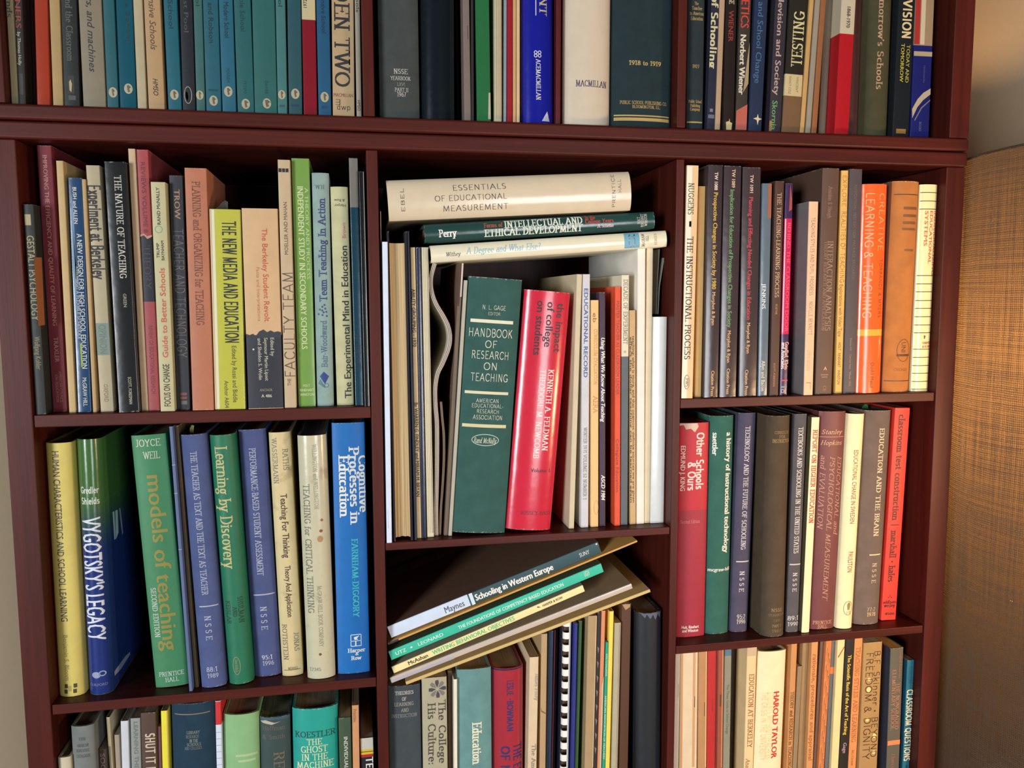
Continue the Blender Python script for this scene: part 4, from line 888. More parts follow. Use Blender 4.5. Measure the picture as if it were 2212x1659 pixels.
def lie():
    lying('books lying on the middle row', 'h', ((833, 388), (842, 477), (1361, 369), (1366, 453)), (214, 198, 170), 'thick beige hardcover lying on top, lettered essentials of educational measurement',
          [('H', 'EBEL', 868, .22, .78, 7, (70, 44, 44), 't'),
           ('D', 'ESSENTIALS', 975, 1087, .74, 11, (74, 62, 58), 't'), ('D', 'OF EDUCATIONAL', 935, 1088, .49, 11, (74, 62, 58), 't'), ('D', 'MEASUREMENT', 952, 1090, .24, 11, (74, 62, 58), 't'),
           ('H', 'PRENTICE', 1324, .1, .94, 7, (86, 74, 66), 't'), ('H', 'HALL', 1338, .46, .8, 7, (86, 74, 66), 't')], Y=.006, st='g', b=.0075, d=.155, wear=1.0)
    lying('books lying on the middle row', 'h', ((915, 484), (919, 524), (1413, 457), (1416, 492)), (38, 70, 66), 'dark green hardcover lying in the middle, lettered intellectual and ethical development',
          [('D', 'Perry', 946, 984, .44, 14, W_, 'S'), ('D', 'Forms of', 1041, 1081, .74, 8, (170, 84, 60), 'S'), ('D', 'INTELLECTUAL AND', 1084, 1253, .73, 13.5, (214, 220, 204), 'S'), ('D', 'ETHICAL DEVELOPMENT', 1041, 1254, .30, 13.5, (214, 220, 204), 'S'),
           ('D', 'In the', 1259, 1282, .86, 8, (170, 70, 60), 'S'), ('D', 'College Years', 1259, 1322, .62, 8, (170, 70, 60), 'S'), ('D', 'A Scheme', 1285, 1322, .34, 7, (206, 190, 190), 'S'),
           ('H', 'HOLT', 1378, .3, .72, 6, SV, 's'), ('H', 'RINEHART', 1386, .12, .9, 6, SV, 's'), ('H', 'WINSTON', 1394, .15, .88, 6, SV, 's')], Y=.012, st='g', b=.004, d=.15)
    lying('books lying on the middle row', 'h', ((928, 530), (933, 568), (1439, 498), (1442, 532)), (228, 222, 194), 'cream hardcover lying lowest, with pale blue script and a blue square',
          [('D', 'Withey', 962, 993, .42, 8, (84, 78, 76), 'i'), ('D', 'A Degree and What Else?', 1003, 1162, .56, 13, (140, 186, 206), 'i'), ('R', 1345, 1379, .06, .98, (110, 166, 190)), ('O', 1362, .45, 8, 12, (206, 220, 214), 2.5), ('P', [(.75, 1354), (.92, 1358), (.8, 1358)], (60, 70, 80)), ('P', [(.75, 1366), (.92, 1368), (.8, 1370)], (60, 70, 80)),
           ('H', 'McGRAW', 1387, .1, .9, 6, (90, 84, 80), 's'), ('H', 'HILL', 1396, .4, .75, 6, (90, 84, 80), 's'), ('H', 'SERIES', 1415, .15, .85, 5, (170, 150, 120), 's')], Y=.008, st='g', b=.0035, d=.16)


lie()

# ================================================================== lamp-side bay, upper row
A = 'mid_c'
MR, CT = 'Morphet & Ryan', 'Citation Press'
bk(A, 'p', (1472, 1496, 861), (1484, 1510, 358), (228, 196, 152), 'cream paperback, lettered the instructional process in black capitals', [('R', 360, 860, .0, .45, (236, 226, 206)), ('D', 'NUGGENS', 395, 462, .4, 12, (80, 90, 56), 's'), ('D', 'THE INSTRUCTIONAL PROCESS', 508, 775, .42, 13, (46, 42, 46), 's'), ('R', 476, 488, .3, .5, (90, 84, 76)), ('O', 825, .45, 16, 7, (150, 130, 104), 1.2), ('D', 'RWS', 816, 835, .45, 7, (130, 110, 90), 's')], Y=.003, st='g')  # pale bar over one half is gloss highlight painted as colour
bk(A, 'p', (1500, 1516, 860), (1511, 1526, 403), (196, 158, 96), 'narrow ochre paperback with a blank spine, in the shadow of the cream one', [], Y=.012)
bk(A, 'p', (1519, 1551, 859), (1529, 1561, 357), (62, 52, 56), 'dark purple paperback on prospective changes by 1980, yellow letters', [('D', 'TW 1088', 372, 410, .55, 8, (226, 206, 190), 'b'), ('D', 'Prospective Changes in Society by 1980', 415, 622, .55, 10, (206, 170, 66), 'b'), ('D', MR, 628, 700, .55, 8, (206, 160, 110), 'b'), ('D', CT, 800, 856, .6, 8, (216, 170, 110), 'b')], Y=.006, st='g')
bk(A, 'p', (1554, 1590, 858), (1565, 1602, 359), (62, 52, 56), 'dark purple paperback on prospective changes in society, green letters', [('D', 'TW 1089', 366, 405, .55, 8, (216, 180, 150), 'b'), ('D', 'Implication for Education of Prospective Changes in Society', 409, 705, .5, 10, (104, 150, 92), 'b'), ('D', MR, 712, 782, .5, 8, (206, 160, 110), 'b'), ('D', CT, 795, 852, .5, 8, (206, 170, 120), 'b')], Y=.006, st='g', wear=.9)
bk(A, 'p', (1596, 1634, 856), (1605, 1644, 362), (64, 54, 56), 'dark purple paperback on needed changes in education, red letters', [('D', 'TW 1091', 378, 416, .5, 8, (220, 180, 160), 'b'), ('D', 'Planning and Effecting Needed Changes in Education', 425, 688, .48, 10, (190, 56, 70), 'b'), ('D', MR, 695, 762, .48, 8, (206, 160, 110), 'b'), ('D', CT, 798, 855, .42, 8, (206, 170, 120), 'b')], Y=.008, st='g')
bk(A, 'p', (1638, 1657, 855), (1647, 1668, 397), (96, 112, 124), 'crinkled silver-blue paperback with white letters near the foot', [('R', 398, 470, .6, .98, (150, 86, 56)), ('D', 'JENKINS', 610, 665, .4, 9, (220, 224, 224), 'n'), ('D', 'Allyn and Bacon', 778, 845, .5, 9, (214, 206, 190), 'n')], Y=.008, st='g', wear=.9)
bk(A, 'p', (1663, 1681, 854), (1674, 1695, 392), (74, 48, 38), 'dark brown paperback, lettered the teaching-learning process', [('D', 'THE TEACHING-LEARNING PROCESS', 416, 640, .5, 9, (196, 160, 130), 's'), ('D', 'KUETHE', 655, 677, .5, 5, (190, 130, 90), 'n'), ('D', 'SCOTT, FORESMAN', 783, 835, .45, 5, (180, 120, 80), 'n')], Y=.008)
bk(A, 'p', (1685, 1700, 853), (1697, 1714, 397), (64, 44, 82), 'glossy pink and purple paperback with white names near the foot', [('D', 'BEHIND THE CLASSROOM DOOR', 480, 715, .62, 8, (226, 70, 90), 'b'), ('R', 472, 716, .05, .18, (214, 190, 214)), ('D', 'Goodlad, Klein', 737, 798, .75, 8, (220, 170, 150), 'S'), ('D', 'and Associates', 738, 796, .3, 8, (230, 220, 226), 'S'), ('R', 820, 823, .1, .98, (196, 50, 96)), ('R', 834, 838, .1, .9, (130, 120, 150)), ('O', 845, .35, 4, 4, (200, 196, 210), 1), ('P', [(.6, 398), (.9, 430), (.9, 452), (.5, 456)], (150, 66, 56))], Y=.01, st='g', bands=[(471, 720, (200, 40, 92))], wear=1.0)
bk(A, 'p', (1737, 1755, 853), (1747, 1769, 436), (226, 186, 150), 'short pink-cream paperback, lettered teaching styles and pupil progress', [('D', 'TEACHING STYLES AND PUPIL PROGRESS', 470, 636, .5, 8, (130, 96, 76), 't'), ('D', 'NEVILLE BENNETT', 650, 722, .5, 8, (130, 96, 76), 't'), ('D', 'OPEN BOOKS', 755, 800, .4, 7, (190, 150, 120), 't'), ('R', 826, 828, .2, .7, (170, 130, 100)), ('R', 826, 842, .68, .73, (170, 130, 100))], Y=.004, d=.15, sidecol=(122, 116, 116))
bk(A, 'p', (1761, 1796, 853), (1777, 1814, 364), (92, 68, 56), 'brown paperback, lettered interaction analysis, theory and research', [('D', 'Amidon & Hough', 402, 470, .5, 9, (136, 104, 84), 's'), ('D', 'INTERACTION ANALYSIS', 518, 712, .62, 12, (150, 118, 98), 's'), ('D', 'THEORY RESEARCH AND APPLICATION', 518, 712, .34, 7, (140, 108, 88), 's'), ('P', [(.45, 798), (.55, 790), (.65, 798), (.6, 799), (.55, 795), (.5, 799)], (216, 150, 110)), ('R', 808, 810, .3, .75, (150, 110, 86)), ('R', 813, 815, .35, .7, (150, 110, 86)), ('D', 'CE', 833, 845, .55, 8, (150, 110, 70), 'n')], Y=.008)
bk(A, 'p', (1804, 1819, 852), (1818, 1833, 369), (220, 174, 92), 'narrow golden paperback, lettered realities of teaching', [('D', 'EXPLORE', 380, 445, .5, 9, (170, 120, 70), 't'), ('D', 'REALITIES OF TEACHING', 456, 608, .5, 10, (140, 100, 60), 't'), ('D', 'Explorations with Video Tape', 612, 725, .45, 9, (140, 100, 60), 'n'), ('D', 'HOLT . RINEHART . WINSTON', 738, 830, .45, 7, (110, 80, 50), 'n')], Y=.012, wear=.7)
bk(A, 'p', (1822, 1847, 852), (1836, 1865, 366), (78, 70, 74), 'slate grey paperback with faint small capitals, next to the bright orange one', [('D', 'AUDIOVISUAL INSTRUCTION PACKAGE RESEARCH', 398, 600, .5, 6, (126, 104, 86), 't'), ('D', 'Volume XX', 728, 756, .5, 5, (150, 124, 104), 'n'), ('D', 'Concise Item', 764, 796, .5, 5, (150, 124, 104), 'n'), ('D', 'Week 1971', 802, 834, .5, 5, (150, 124, 104), 'n')], Y=.010)
bk(A, 'h', (1852, 1907, 851), (1866, 1922, 398), (232, 100, 44), 'glossy orange hardcover, lettered creative learning and teaching', [('D', 'CREATIVE', 418, 540, .73, 14, (230, 170, 110), 't'), ('D', 'LEARNING & TEACHING', 418, 685, .28, 17, (234, 190, 140), 't'), ('D', 'TORRANCE & MYERS', 558, 684, .78, 8, (120, 66, 36), 't'), ('D', 'Dodd Mead', 783, 838, .55, 9, (130, 56, 30), 'n')], Y=.006, st='g', bands=[(710, 724, (238, 170, 70))], b=.006, wear=.3)
bk(A, 'h', (1913, 1968, 849), (1934, 1994, 392), (186, 118, 62), 'worn tan cloth hardcover with stamped dark lines and a round seal', [('R', 419, 421, .05, .95, (76, 50, 34)), ('R', 446, 452, .35, .9, (120, 76, 44)), ('R', 462, 468, .35, .9, (120, 76, 44)), ('R', 477, 483, .35, .88, (124, 80, 46)), ('R', 491, 496, .33, .88, (124, 80, 46)), ('R', 536, 541, .45, .82, (130, 84, 48)), ('O', 756, .62, 25, 17, (84, 52, 34), 1.4), ('R', 764, 769, .36, .88, (84, 52, 34)), ('D', 'UNI', 738, 760, .62, 12, (90, 56, 36), 'n'), ('H', 'CHICAGO', 798, .3, .8, 6, (130, 84, 48), 's'), ('R', 822, 824, .03, .97, (76, 50, 34))], Y=.008, b=.007, wear=1.0, sidecol=(110, 76, 56))
sy = [416, 434, 451, 593, 611, 628, 647, 664, 682, 700, 717, 753, 771, 789, 806, 824, 841]
bk(A, 'h', (1973, 2014, 847), (1994, 2036, 399), (242, 226, 168), 'pale yellow hardcover ruled with thin black lines, red letters', [('R', y - .8, y + .8, .02, .98, (70, 46, 30)) for y in sy] + [('D', 'INDIVIDUALIZING', 455, 592, .90, 7, (216, 80, 52), 'b'), ('D', 'EDUCATIONAL', 455, 568, .64, 8, (216, 80, 52), 'b'), ('D', 'SYSTEMS', 455, 530, .36, 8, (216, 90, 60), 'b'), ('H', 'HARPER', 739, .45, .98, 6, (170, 60, 40), 'b'), ('H', '& ROW', 747, .45, .95, 6, (170, 60, 40), 'b'), ('P', [(.5, 722), (.62, 724), (.56, 731), (.52, 730)], (130, 60, 40))], Y=.010, st='g', b=.004, wear=.2)
# ================================================================== turned-round book, curled booklets: pieces with shapes of their own
def fore_edge_book():
    """a hardback put in with its page edges to the room"""
    Y = .004; z = BAYS['mid_b']['z'] + .0003
    a, b_ = at(847, 1164, Y), at(894, 1164, Y); c, d_ = at(837, 500, Y), at(875, 500, Y)
    t = ((b_.x - a.x) + (d_.x - c.x)) / 2; H = (c.z + d_.z) / 2 - z
    xb, xt = (a.x + b_.x) / 2, (c.x + d_.x) / 2
    r = empty('hardcover_book', (xb + .0005, Y, z + .0003), 'thick book turned round, tan page edges facing out between dark covers', 'book', BAYS['mid_b']['group'])
    r.rotation_euler = (0, math.atan2(xt - xb, H), 0)
    cm = cover_mat((40, 40, 50), 'c'); cth = .0022; d = .2
    for k, (x0, x1) in enumerate(((-t / 2, -t / 2 + cth), (t / 2 - cth, t / 2))):
        box('cover_board', x0, x1, 0, d, 0, H, cm, r, .0004)
    box('spine', -t / 2 + cth, t / 2 - cth, d - .002, d, 0, H, cm, r)
    # page block: concave fore edge, sections fanned a little at the foot
    n = 10; V, F = [], []
    zs = [.003, .02, H * .5, H - .012]
    for zz in zs:
        for i in range(n + 1):
            u = i / n * 2 - 1
            V.append((u * (t / 2 - cth - .0003), .004 + .004 * (1 - u * u) + .0012 * math.sin(i * 1.7 + zz * 30) * (zz < .05), zz))
        V += [(t / 2 - cth - .0003, d - .0025, zz), (-t / 2 + cth + .0003, d - .0025, zz)]
    m = n + 3
    for j in range(len(zs) - 1):
        for i in range(m): F.append((j * m + i, j * m + (i + 1) % m, (j + 1) * m + (i + 1) % m, (j + 1) * m + i))
    F += [tuple(range(m))[::-1], tuple((len(zs) - 1) * m + i for i in range(m))]
    link('pages', mesh('pages', V, F, [page_mat((216, 184, 134))]), r)


fore_edge_book()


def curled(pts, th, Y, depth, label, cols, name='booklet'):
    """a limp booklet whose edge follows the given curve"""
    P = [at(x, y, Y) for x, y in pts]
    zf = BAYS['mid_b']['z'] + .0004
    P[-1].z = zf
    Q = []
    for i in range(len(P) - 1):          # Catmull-Rom through the points
        p0, p1, p2, p3 = P[max(i - 1, 0)], P[i], P[i + 1], P[min(i + 2, len(P) - 1)]
        for k in range(6):
            s = k / 6; Q.append(.5 * ((2 * p1) + (p2 - p0) * s + (2 * p0 - 5 * p1 + 4 * p2 - p3) * s * s + (3 * p1 - p0 - 3 * p2 + p3) * s ** 3))
    Q.append(P[-1])
    org = P[-1]
    r = empty(name, tuple(org), label, 'booklet', BAYS['mid_b']['group'])
    lay = len(cols)
    for j, (cname, col) in enumerate(cols):
        V, F = [], []
        for i, q in enumerate(Q):
            d = (Q[min(i + 1, len(Q) - 1)] - Q[max(i - 1, 0)]); nx = Vector((-d.z, 0, d.x)).normalized()
            o0 = (j / lay - .5) * th * 1.0; o1 = ((j + 1) / lay - .5) * th - .00012
            for o, y in ((o0, .0008 * (j % 2)), (o1, .0008 * (j % 2)), (o1, depth), (o0, depth)):
                p = q + nx * o; V.append((p.x - org.x, y, max(p.z, zf) - org.z))
        for i in range(len(Q) - 1):
            for k in range(4): F.append((i * 4 + k, i * 4 + (k + 1) % 4, i * 4 + 4 + (k + 1) % 4, i * 4 + 4 + k))
        F += [(3, 2, 1, 0), tuple((len(Q) - 1) * 4 + k for k in range(4))]
        link(cname, mesh(cname, V, F, [cover_mat(col, 'g' if cname == 'cover' else 'p', 1.0, 0)], smooth=40), r)


curled([(940, 569), (932, 600), (933, 628), (942, 655), (958, 682), (969, 705), (973, 730), (969, 755), (957, 785), (946, 808), (941, 840), (942, 880), (945, 920), (945, 1000), (944, 1060), (943, 1100), (943.5, 1150)], .0046, .018, .16,
       'limp booklet buckled into an S, between the page pile and the green handbook',
       [('page', (206, 198, 186)), ('page', (130, 120, 112)), ('page', (214, 206, 192)), ('page', (150, 140, 128)), ('page', (206, 196, 180)), ('cover', (120, 62, 44))])
curled([(953, 868), (956, 905), (959, 935), (960, 970), (959, 1010), (956, 1060), (953, 1100), (951, 1146)], .0026, .020, .15,
       'short tan booklet bulging behind the foot of the buckled one', [('page', (150, 128, 98)), ('page', (120, 100, 76)), ('page', (150, 126, 96)), ('cover', (110, 88, 66))])

# fanned papers at the head of the cream sheaf
for k, (x0, y0, lab) in enumerate(((1424, 538, 'single grey sheet fanned out behind the cream sheaf, inner of two'), (1437, 539, 'single grey sheet fanned out behind the cream sheaf, outer of two'))):
    Y = .035
    p, q = at(x0, y0, Y), at(1419 + k * 5, 620, Y); zz = at(1420, 679, .02).z
    q2 = at(1417 + k * 4, 679, Y)
    r = empty('loose_sheet', (q2.x, Y, zz), lab, 'paper', BAYS['mid_b']['group'])
    V, F = [], []
    pts = [(q2.x, zz), (q.x, q.z), (p.x, p.z)]
    for x, z in pts:
        for dx in (0, .0006):
            for y in (0, .12): V.append((x + dx - q2.x, y, z - zz))
    for i in range(2):
        o = i * 4
        F += [(o, o + 2, o + 6, o + 4), (o + 1, o + 5, o + 7, o + 3), (o, o + 4, o + 5, o + 1), (o + 2, o + 3, o + 7, o + 6)]
    F += [(0, 1, 3, 2), (8, 10, 11, 9)]
    link('sheet', mesh('sheet', V, F, [cover_mat((160, 156, 146), 'p', 1.0, 0)]), r)

# ================================================================== shelf with the yellow spine
A = 'low_a'
vb = [(1080 + i * 9, 1089 + i * 9, tuple(int(a + (b - a) * i / 11) for a, b in zip((72, 112, 62), (36, 56, 122)))) for i in range(12)]
NS = (176, 180, 196)
bk(A, 'h', (119, 177, 1506), (91, 155, 958), (222, 204, 110), 'yellow hardcover, lettered human characteristics and school learning', [('D', 'HUMAN CHARACTERISTICS AND SCHOOL LEARNING', 975, 1340, .42, 14, (76, 66, 74), 'n'), ('D', 'Benjamin S. Bloom', 1370, 1470, .42, 9, (146, 136, 84), 'n')] + [('R', a, a + 9, u, u + .13, (70, 70, 44)) for a, u in ((1478, .62), (1478, .28), (1490, .26), (1490, .6))] + [('R', 1482, 1494, .42, .54, (176, 164, 90))], b=.007, st='p', wear=.2)
bk(A, 'h', (187, 243, 1502), (162, 212, 950), (70, 112, 60), 'glossy green-to-blue hardcover with large white capitals, legacy', [('H', 'Gredler', 1057, .12, .86, 13, (206, 214, 196), 'h'), ('H', 'Shields', 1080, .14, .86, 13, (206, 214, 196), 'h'), ('D', "VYGOTSKY'S LEGACY", 1115, 1382, .5, 38, (220, 224, 232), 'b'), ('O', 1458, .4, 7, 9, (150, 156, 186), 0), ('O', 1455, .66, 6, 7, (170, 176, 200), 2), ('H', 'GUILFORD', 1479, .1, .84, 6, (120, 124, 170), 'n')], b=.009, st='g', bands=vb + [(1188, 1600, (36, 56, 124))], wear=.1, d=.16)
bk(A, 'h', (336, 407, 1485), (281, 357, 941), (66, 136, 90), 'green hardcover, lettered models of teaching in olive', [('H', 'JOYCE', 958, .12, .85, 14, (196, 206, 180), 's'), ('H', 'WEIL', 984, .30, .80, 14, (196, 206, 180), 's'), ('D', 'models of teaching', 1026, 1405, .60, 33, (150, 138, 58), 'b'), ('D', 'SECOND EDITION', 1266, 1374, .22, 10, (200, 206, 186), 's'), ('H', 'PRENTICE', 1456, .14, .90, 9, (200, 214, 200), 's'), ('H', 'HALL', 1469, .32, .74, 9, (200, 214, 200), 's')], b=.003, st='p', wear=.2)
bk(A, 'p', (408, 416, 1488), (366, 373, 922), (96, 112, 152), 'slim blue-grey notebook leaning against the green hardcover', [('R', 1002, 1003.5, 0, 1, (150, 160, 190)), ('R', 1062, 1063.5, 0, 1, (150, 160, 190)), ('R', 1182, 1183.5, 0, 1, (150, 160, 190))], name='notebook', cat='notebook', Y=.006)
bk(A, 'p', (420, 429, 1478), (377, 384, 920), (84, 74, 58), 'slim notebook with a speckled dark gold edge, beside the blue-grey one', [], name='notebook', cat='notebook', Y=.014, stain=1.0, wear=1.0)
bk(A, 'h', (434, 488, 1486), (388, 443, 940), (84, 96, 142), 'blue cloth yearbook, lettered the teacher as text, dated 1989', [('D', 'THE TEACHER AS TEXT AND THE TEXT AS TEACHER', 975, 1282, .48, 12, NS, 's'), ('R', 1306, 1308.5, .2, .95, NS), ('D', 'N S S E', 1328, 1382, .5, 12, NS, 's'), ('H', '88:1', 1446, .28, .72, 10, NS, 's'), ('H', '1989', 1460, .3, .74, 9, NS, 's')], b=.005)
bk(A, 'h', (496, 546, 1479), (447, 507, 941), (34, 118, 86), 'green hardcover, lettered learning by discovery in gilt', [('D', 'Learning by Discovery', 965, 1226, .45, 23, (196, 186, 120), 's'), ('D', 'SHULMAN', 1288, 1345, .74, 9, (16, 50, 46), 's'), ('D', 'AND', 1308, 1330, .5, 8, (16, 50, 46), 's'), ('D', 'KEISLAR', 1295, 1345, .24, 8, (16, 50, 46), 's'), ('O', 1438, .4, 20, 8, (150, 150, 90), 1.2), ('D', 'Rand McNally', 1424, 1452, .4, 6, (150, 150, 90), 'i')], b=.008, st='p')
bk(A, 'h', (550, 605, 1462), (512, 574, 929), (82, 92, 138), 'blue cloth yearbook, lettered performance-based student assessment', [('D', 'PERFORMANCE-BASED STUDENT ASSESSMENT', 968, 1241, .48, 12, NS, 's'), ('R', 1281, 1283.5, .15, .95, NS), ('D', 'N S S E', 1308, 1360, .5, 12, NS, 's'), ('H', '95:1', 1420, .32, .72, 9, (200, 204, 216), 's'), ('H', '1996', 1433, .34, .76, 9, NS, 's')], b=.005)
bk(A, 'h', (612, 652, 1461), (577, 628, 935), (220, 200, 148), 'cream hardcover with brown stains, lettered teaching for thinking', [('D', 'RATHS', 970, 1015, .74, 10, (130, 124, 106), 's'), ('D', 'WASSERMANN', 946, 1043, .24, 9, (130, 124, 106), 's'), ('D', 'Teaching For Thinking', 1065, 1202, .56, 14, (66, 46, 42), 'b'), ('D', 'Theory And Application', 1219, 1331, .56, 12, (66, 46, 42), 'b'), ('D', 'ROTHSTEIN', 1346, 1425, .24, 9, (120, 104, 84), 's'), ('D', 'JONAS', 1366, 1407, .78, 9, (130, 120, 100), 's'), ('R', 1447, 1448.5, .1, .9, (120, 110, 80)), ('H', 'MERRILL', 1444, .3, .8, 5, (120, 110, 80), 's')], b=.004, st='p', stain=.55, wear=.7)
bk(A, 'h', (665, 723, 1467), (640, 705, 942), (208, 202, 170), 'stained off-white hardcover, lettered teaching for critical thinking', [('D', 'TEACHING for CRITICAL THINKING', 1043, 1322, .24, 12, (110, 112, 90), 's'), ('D', 'WELLINGTON and WELLINGTON', 960, 1098, .58, 8, (160, 158, 140), 's'), ('D', 'McGRAW-HILL BOOK COMPANY', 1263, 1396, .56, 8, (150, 146, 124), 's'), ('H', '12345', 1446, .1, .5, 7, (140, 136, 120), 's'), ('O', 1122, .74, 3, 3, (156, 104, 72), 0), ('O', 1145, .7, 3.4, 3.6, (140, 80, 60), 0), ('O', 1162, .66, 7, 6, (176, 140, 90), 0), ('O', 1413, .5, 3, 3, (130, 74, 60), 0)], b=.007, st='g', stain=.4, wear=.7)
bk(A, 'h', (732, 797, 1455), (714, 789, 914), (16, 110, 188), 'bright blue hardcover with heavy white letters, cognitive processes', [('D', 'Cognitive', 984, 1105, .93, 17, W_, 'S'), ('D', 'Processes in', 964, 1130, .66, 19, W_, 'S'), ('D', 'Education', 981, 1114, .34, 19, W_, 'S'), ('D', 'FARNHAM-DIGGORY', 1160, 1331, .62, 12, (52, 186, 190), 'S'), ('R', 1369, 1370.5, .42, .76, W_), ('R', 1394, 1395.5, .42, .76, W_), ('R', 1369, 1395, .42, .44, W_), ('R', 1369, 1395, .74, .76, W_), ('R', 1383, 1384.2, .42, .76, W_), ('R', 1384, 1394, .56, .6, W_), ('P', [(.54, 1381), (.52, 1375), (.7, 1372), (.62, 1378), (.66, 1381)], W_), ('H', 'Harper', 1404, .32, .88, 8, W_, 'S'), ('H', '&', 1412, .56, .66, 6, W_, 'S'), ('H', 'Row', 1421, .42, .76, 8, W_, 'S')], b=.003, st='p', wear=.5)

# ================================================================== low shelf on the lamp side
A = 'low_c'
bk(A, 'h', (1461, 1523, 1376), (1470, 1533, 914), (160, 42, 60), 'crimson hardcover with a torn jacket head, lettered other schools and ours', [('D', 'Other Schools', 935, 1055, .70, 16, (232, 206, 196), 'h'), ('D', '& Ours', 997, 1057, .42, 16, (232, 206, 196), 'h'), ('D', 'EDMUND J. KING', 962, 1058, .13, 10, (230, 210, 206), 'b'), ('H', 'Holt, Rinehart', 1354, .18, .78, 7, W_, 'b'), ('H', 'and Winston', 1362, .2, .76, 7, W_, 'b'), ('H', 'Second Edition', 1124, .08, .74, 7, (206, 110, 120), 's'), ('P', [(.0, 912), (.58, 912), (.62, 922), (.5, 934), (.36, 926), (.2, 928), (.12, 918), (0, 920)], (206, 180, 160)), ('R', 1377, 1381, .0, 1, (200, 60, 80))], b=.003, st='p', bands=[(880, 1100, (188, 36, 54))], wear=.2)
bk(A, 'h', (1526, 1575, 1370), (1535, 1590, 899), (54, 102, 90), 'green cloth hardcover, lettered a history of instructional technology', [('D', 'a history of instructional technology', 934, 1193, .78, 13, (214, 214, 200), 'B'), ('D', 'saettler', 934, 983, .22, 11, (214, 220, 210), 'B'), ('H', 'mcgraw-hill', 1228, .06, .97, 8, (206, 206, 196), 'B')], b=.006, wear=.7)
bk(A, 'h', (1581, 1615, 1366), (1597, 1637, 893), (80, 76, 96), 'slate blue cloth yearbook, lettered technology and the future of schooling', [('D', 'TECHNOLOGY AND THE FUTURE OF SCHOOLING', 920, 1185, .5, 10, (206, 200, 204), 's'), ('R', 1210, 1212.5, .15, .9, SV), ('D', 'N S S E', 1232, 1278, .5, 10, (206, 200, 204), 's'), ('H', '95:2', 1332, .3, .8, 9, SV, 's'), ('H', '1996', 1343, .3, .82, 9, SV, 's')], b=.004)
bk(A, 'h', (1652, 1698, 1383), (1661, 1717, 899), (84, 70, 54), 'dark brown cloth hardcover standing furthest out, tiny gilt print', [('H', 'CURRICULUM', 934, .25, .85, 6, (140, 112, 70), 's'), ('H', 'FOR', 943, .42, .68, 6, (140, 112, 70), 's'), ('H', 'INSTRUCTION', 952, .18, .92, 7, (160, 130, 76), 's'), ('H', 'NSSE', 1317, .3, .8, 7, (140, 120, 86), 's'), ('H', 'YEARBOOK', 1328, .2, .9, 5, (120, 100, 70), 's'), ('H', 'LXVI', 1340, .4, .7, 5, (120, 100, 70), 's'), ('H', 'PART I', 1352, .35, .75, 6, (140, 120, 86), 's'), ('H', '1967', 1363, .35, .75, 6, (120, 100, 70), 's')], b=.010, Y=.004, d=.19)
bk(A, 'h', (1700, 1725, 1366), (1718, 1745, 895), (90, 86, 90), 'grey cloth yearbook, lettered textbooks and schooling in the united states', [('D', 'TEXTBOOKS AND SCHOOLING IN THE UNITED STATES', 922, 1193, .5, 10, (216, 210, 200), 's'), ('R', 1216, 1218.5, .05, .95, SV), ('D', 'N S S E', 1235, 1277, .5, 9, (206, 200, 196), 's'), ('H', '89:1', 1335, .05, .95, 9, SV, 's'), ('H', '1990', 1348, .08, .95, 8, SV, 's')], b=.002)
bk(A, 'h', (1732, 1749, 1367), (1755, 1771, 902), (242, 228, 180), 'slim pale yellow hardcover, lettered report on higher education in red', [('D', 'REPORT ON HIGHER EDUCATION', 928, 1128, .5, 9, (176, 56, 46), 'S')], b=.0012, st='p', wear=.3, sidecol=(96, 84, 58))
bk(A, 'h', (1750, 1806, 1360), (1773, 1833, 890), (112, 60, 60), 'maroon hardcover on educational and psychological measurement', [('H', 'Stanley', 933, .10, .86, 9, (206, 160, 120), 'i'), ('R', 943, 944.5, .02, .95, (180, 120, 90)), ('H', 'Hopkins', 956, .08, .86, 9, (206, 160, 120), 'i'), ('D', 'EDUCATIONAL and', 985, 1156, .80, 10, (176, 130, 110), 'i'), ('D', 'PSYCHOLOGICAL MEASUREMENT', 985, 1299, .52, 11, (176, 130, 110), 'i'), ('D', 'and EVALUATION', 983, 1142, .20, 10, (176, 130, 110), 'i'), ('H', 'PRENTICE', 1345, .14, .86, 7, (206, 150, 110), 's'), ('H', 'HALL', 1354, .32, .68, 7, (206, 150, 110), 's')], b=.005, st='p')
bk(A, 'h', (1808, 1843, 1359), (1836, 1872, 895), (242, 226, 176), 'pale yellow hardcover, lettered educational change in sweden', [('D', 'EDUCATIONAL CHANGE IN SWEDEN', 972, 1129, .52, 11, (140, 70, 44), 'n'), ('D', 'PAULSTON', 1190, 1235, .55, 12, (160, 64, 40), 'n'), ('O', 1314, .58, 16, 11, (130, 110, 70), 1.2), ('P', [(.5, 1306), (.62, 1300), (.72, 1306), (.66, 1318), (.54, 1318)], (150, 124, 76)), ('D', 'TC', 1320, 1327, .6, 9, (150, 124, 76), 's')], b=.005, st='p', wear=.6)
bk(A, 'h', (1848, 1902, 1350), (1872, 1933, 888), (112, 96, 86), 'grey-brown cloth yearbook, lettered education and the brain', [('D', 'EDUCATION AND THE BRAIN', 925, 1157, .60, 11, (226, 200, 160), 's'), ('R', 1196, 1198.5, .4, .85, (220, 200, 160)), ('D', 'N S S E', 1215, 1260, .62, 10, (200, 176, 146), 's'), ('H', '77:2', 1317, .42, .76, 8, (180, 160, 130), 's'), ('H', '1978', 1328, .44, .78, 8, (210, 180, 130), 's')], b=.007, wear=.7)
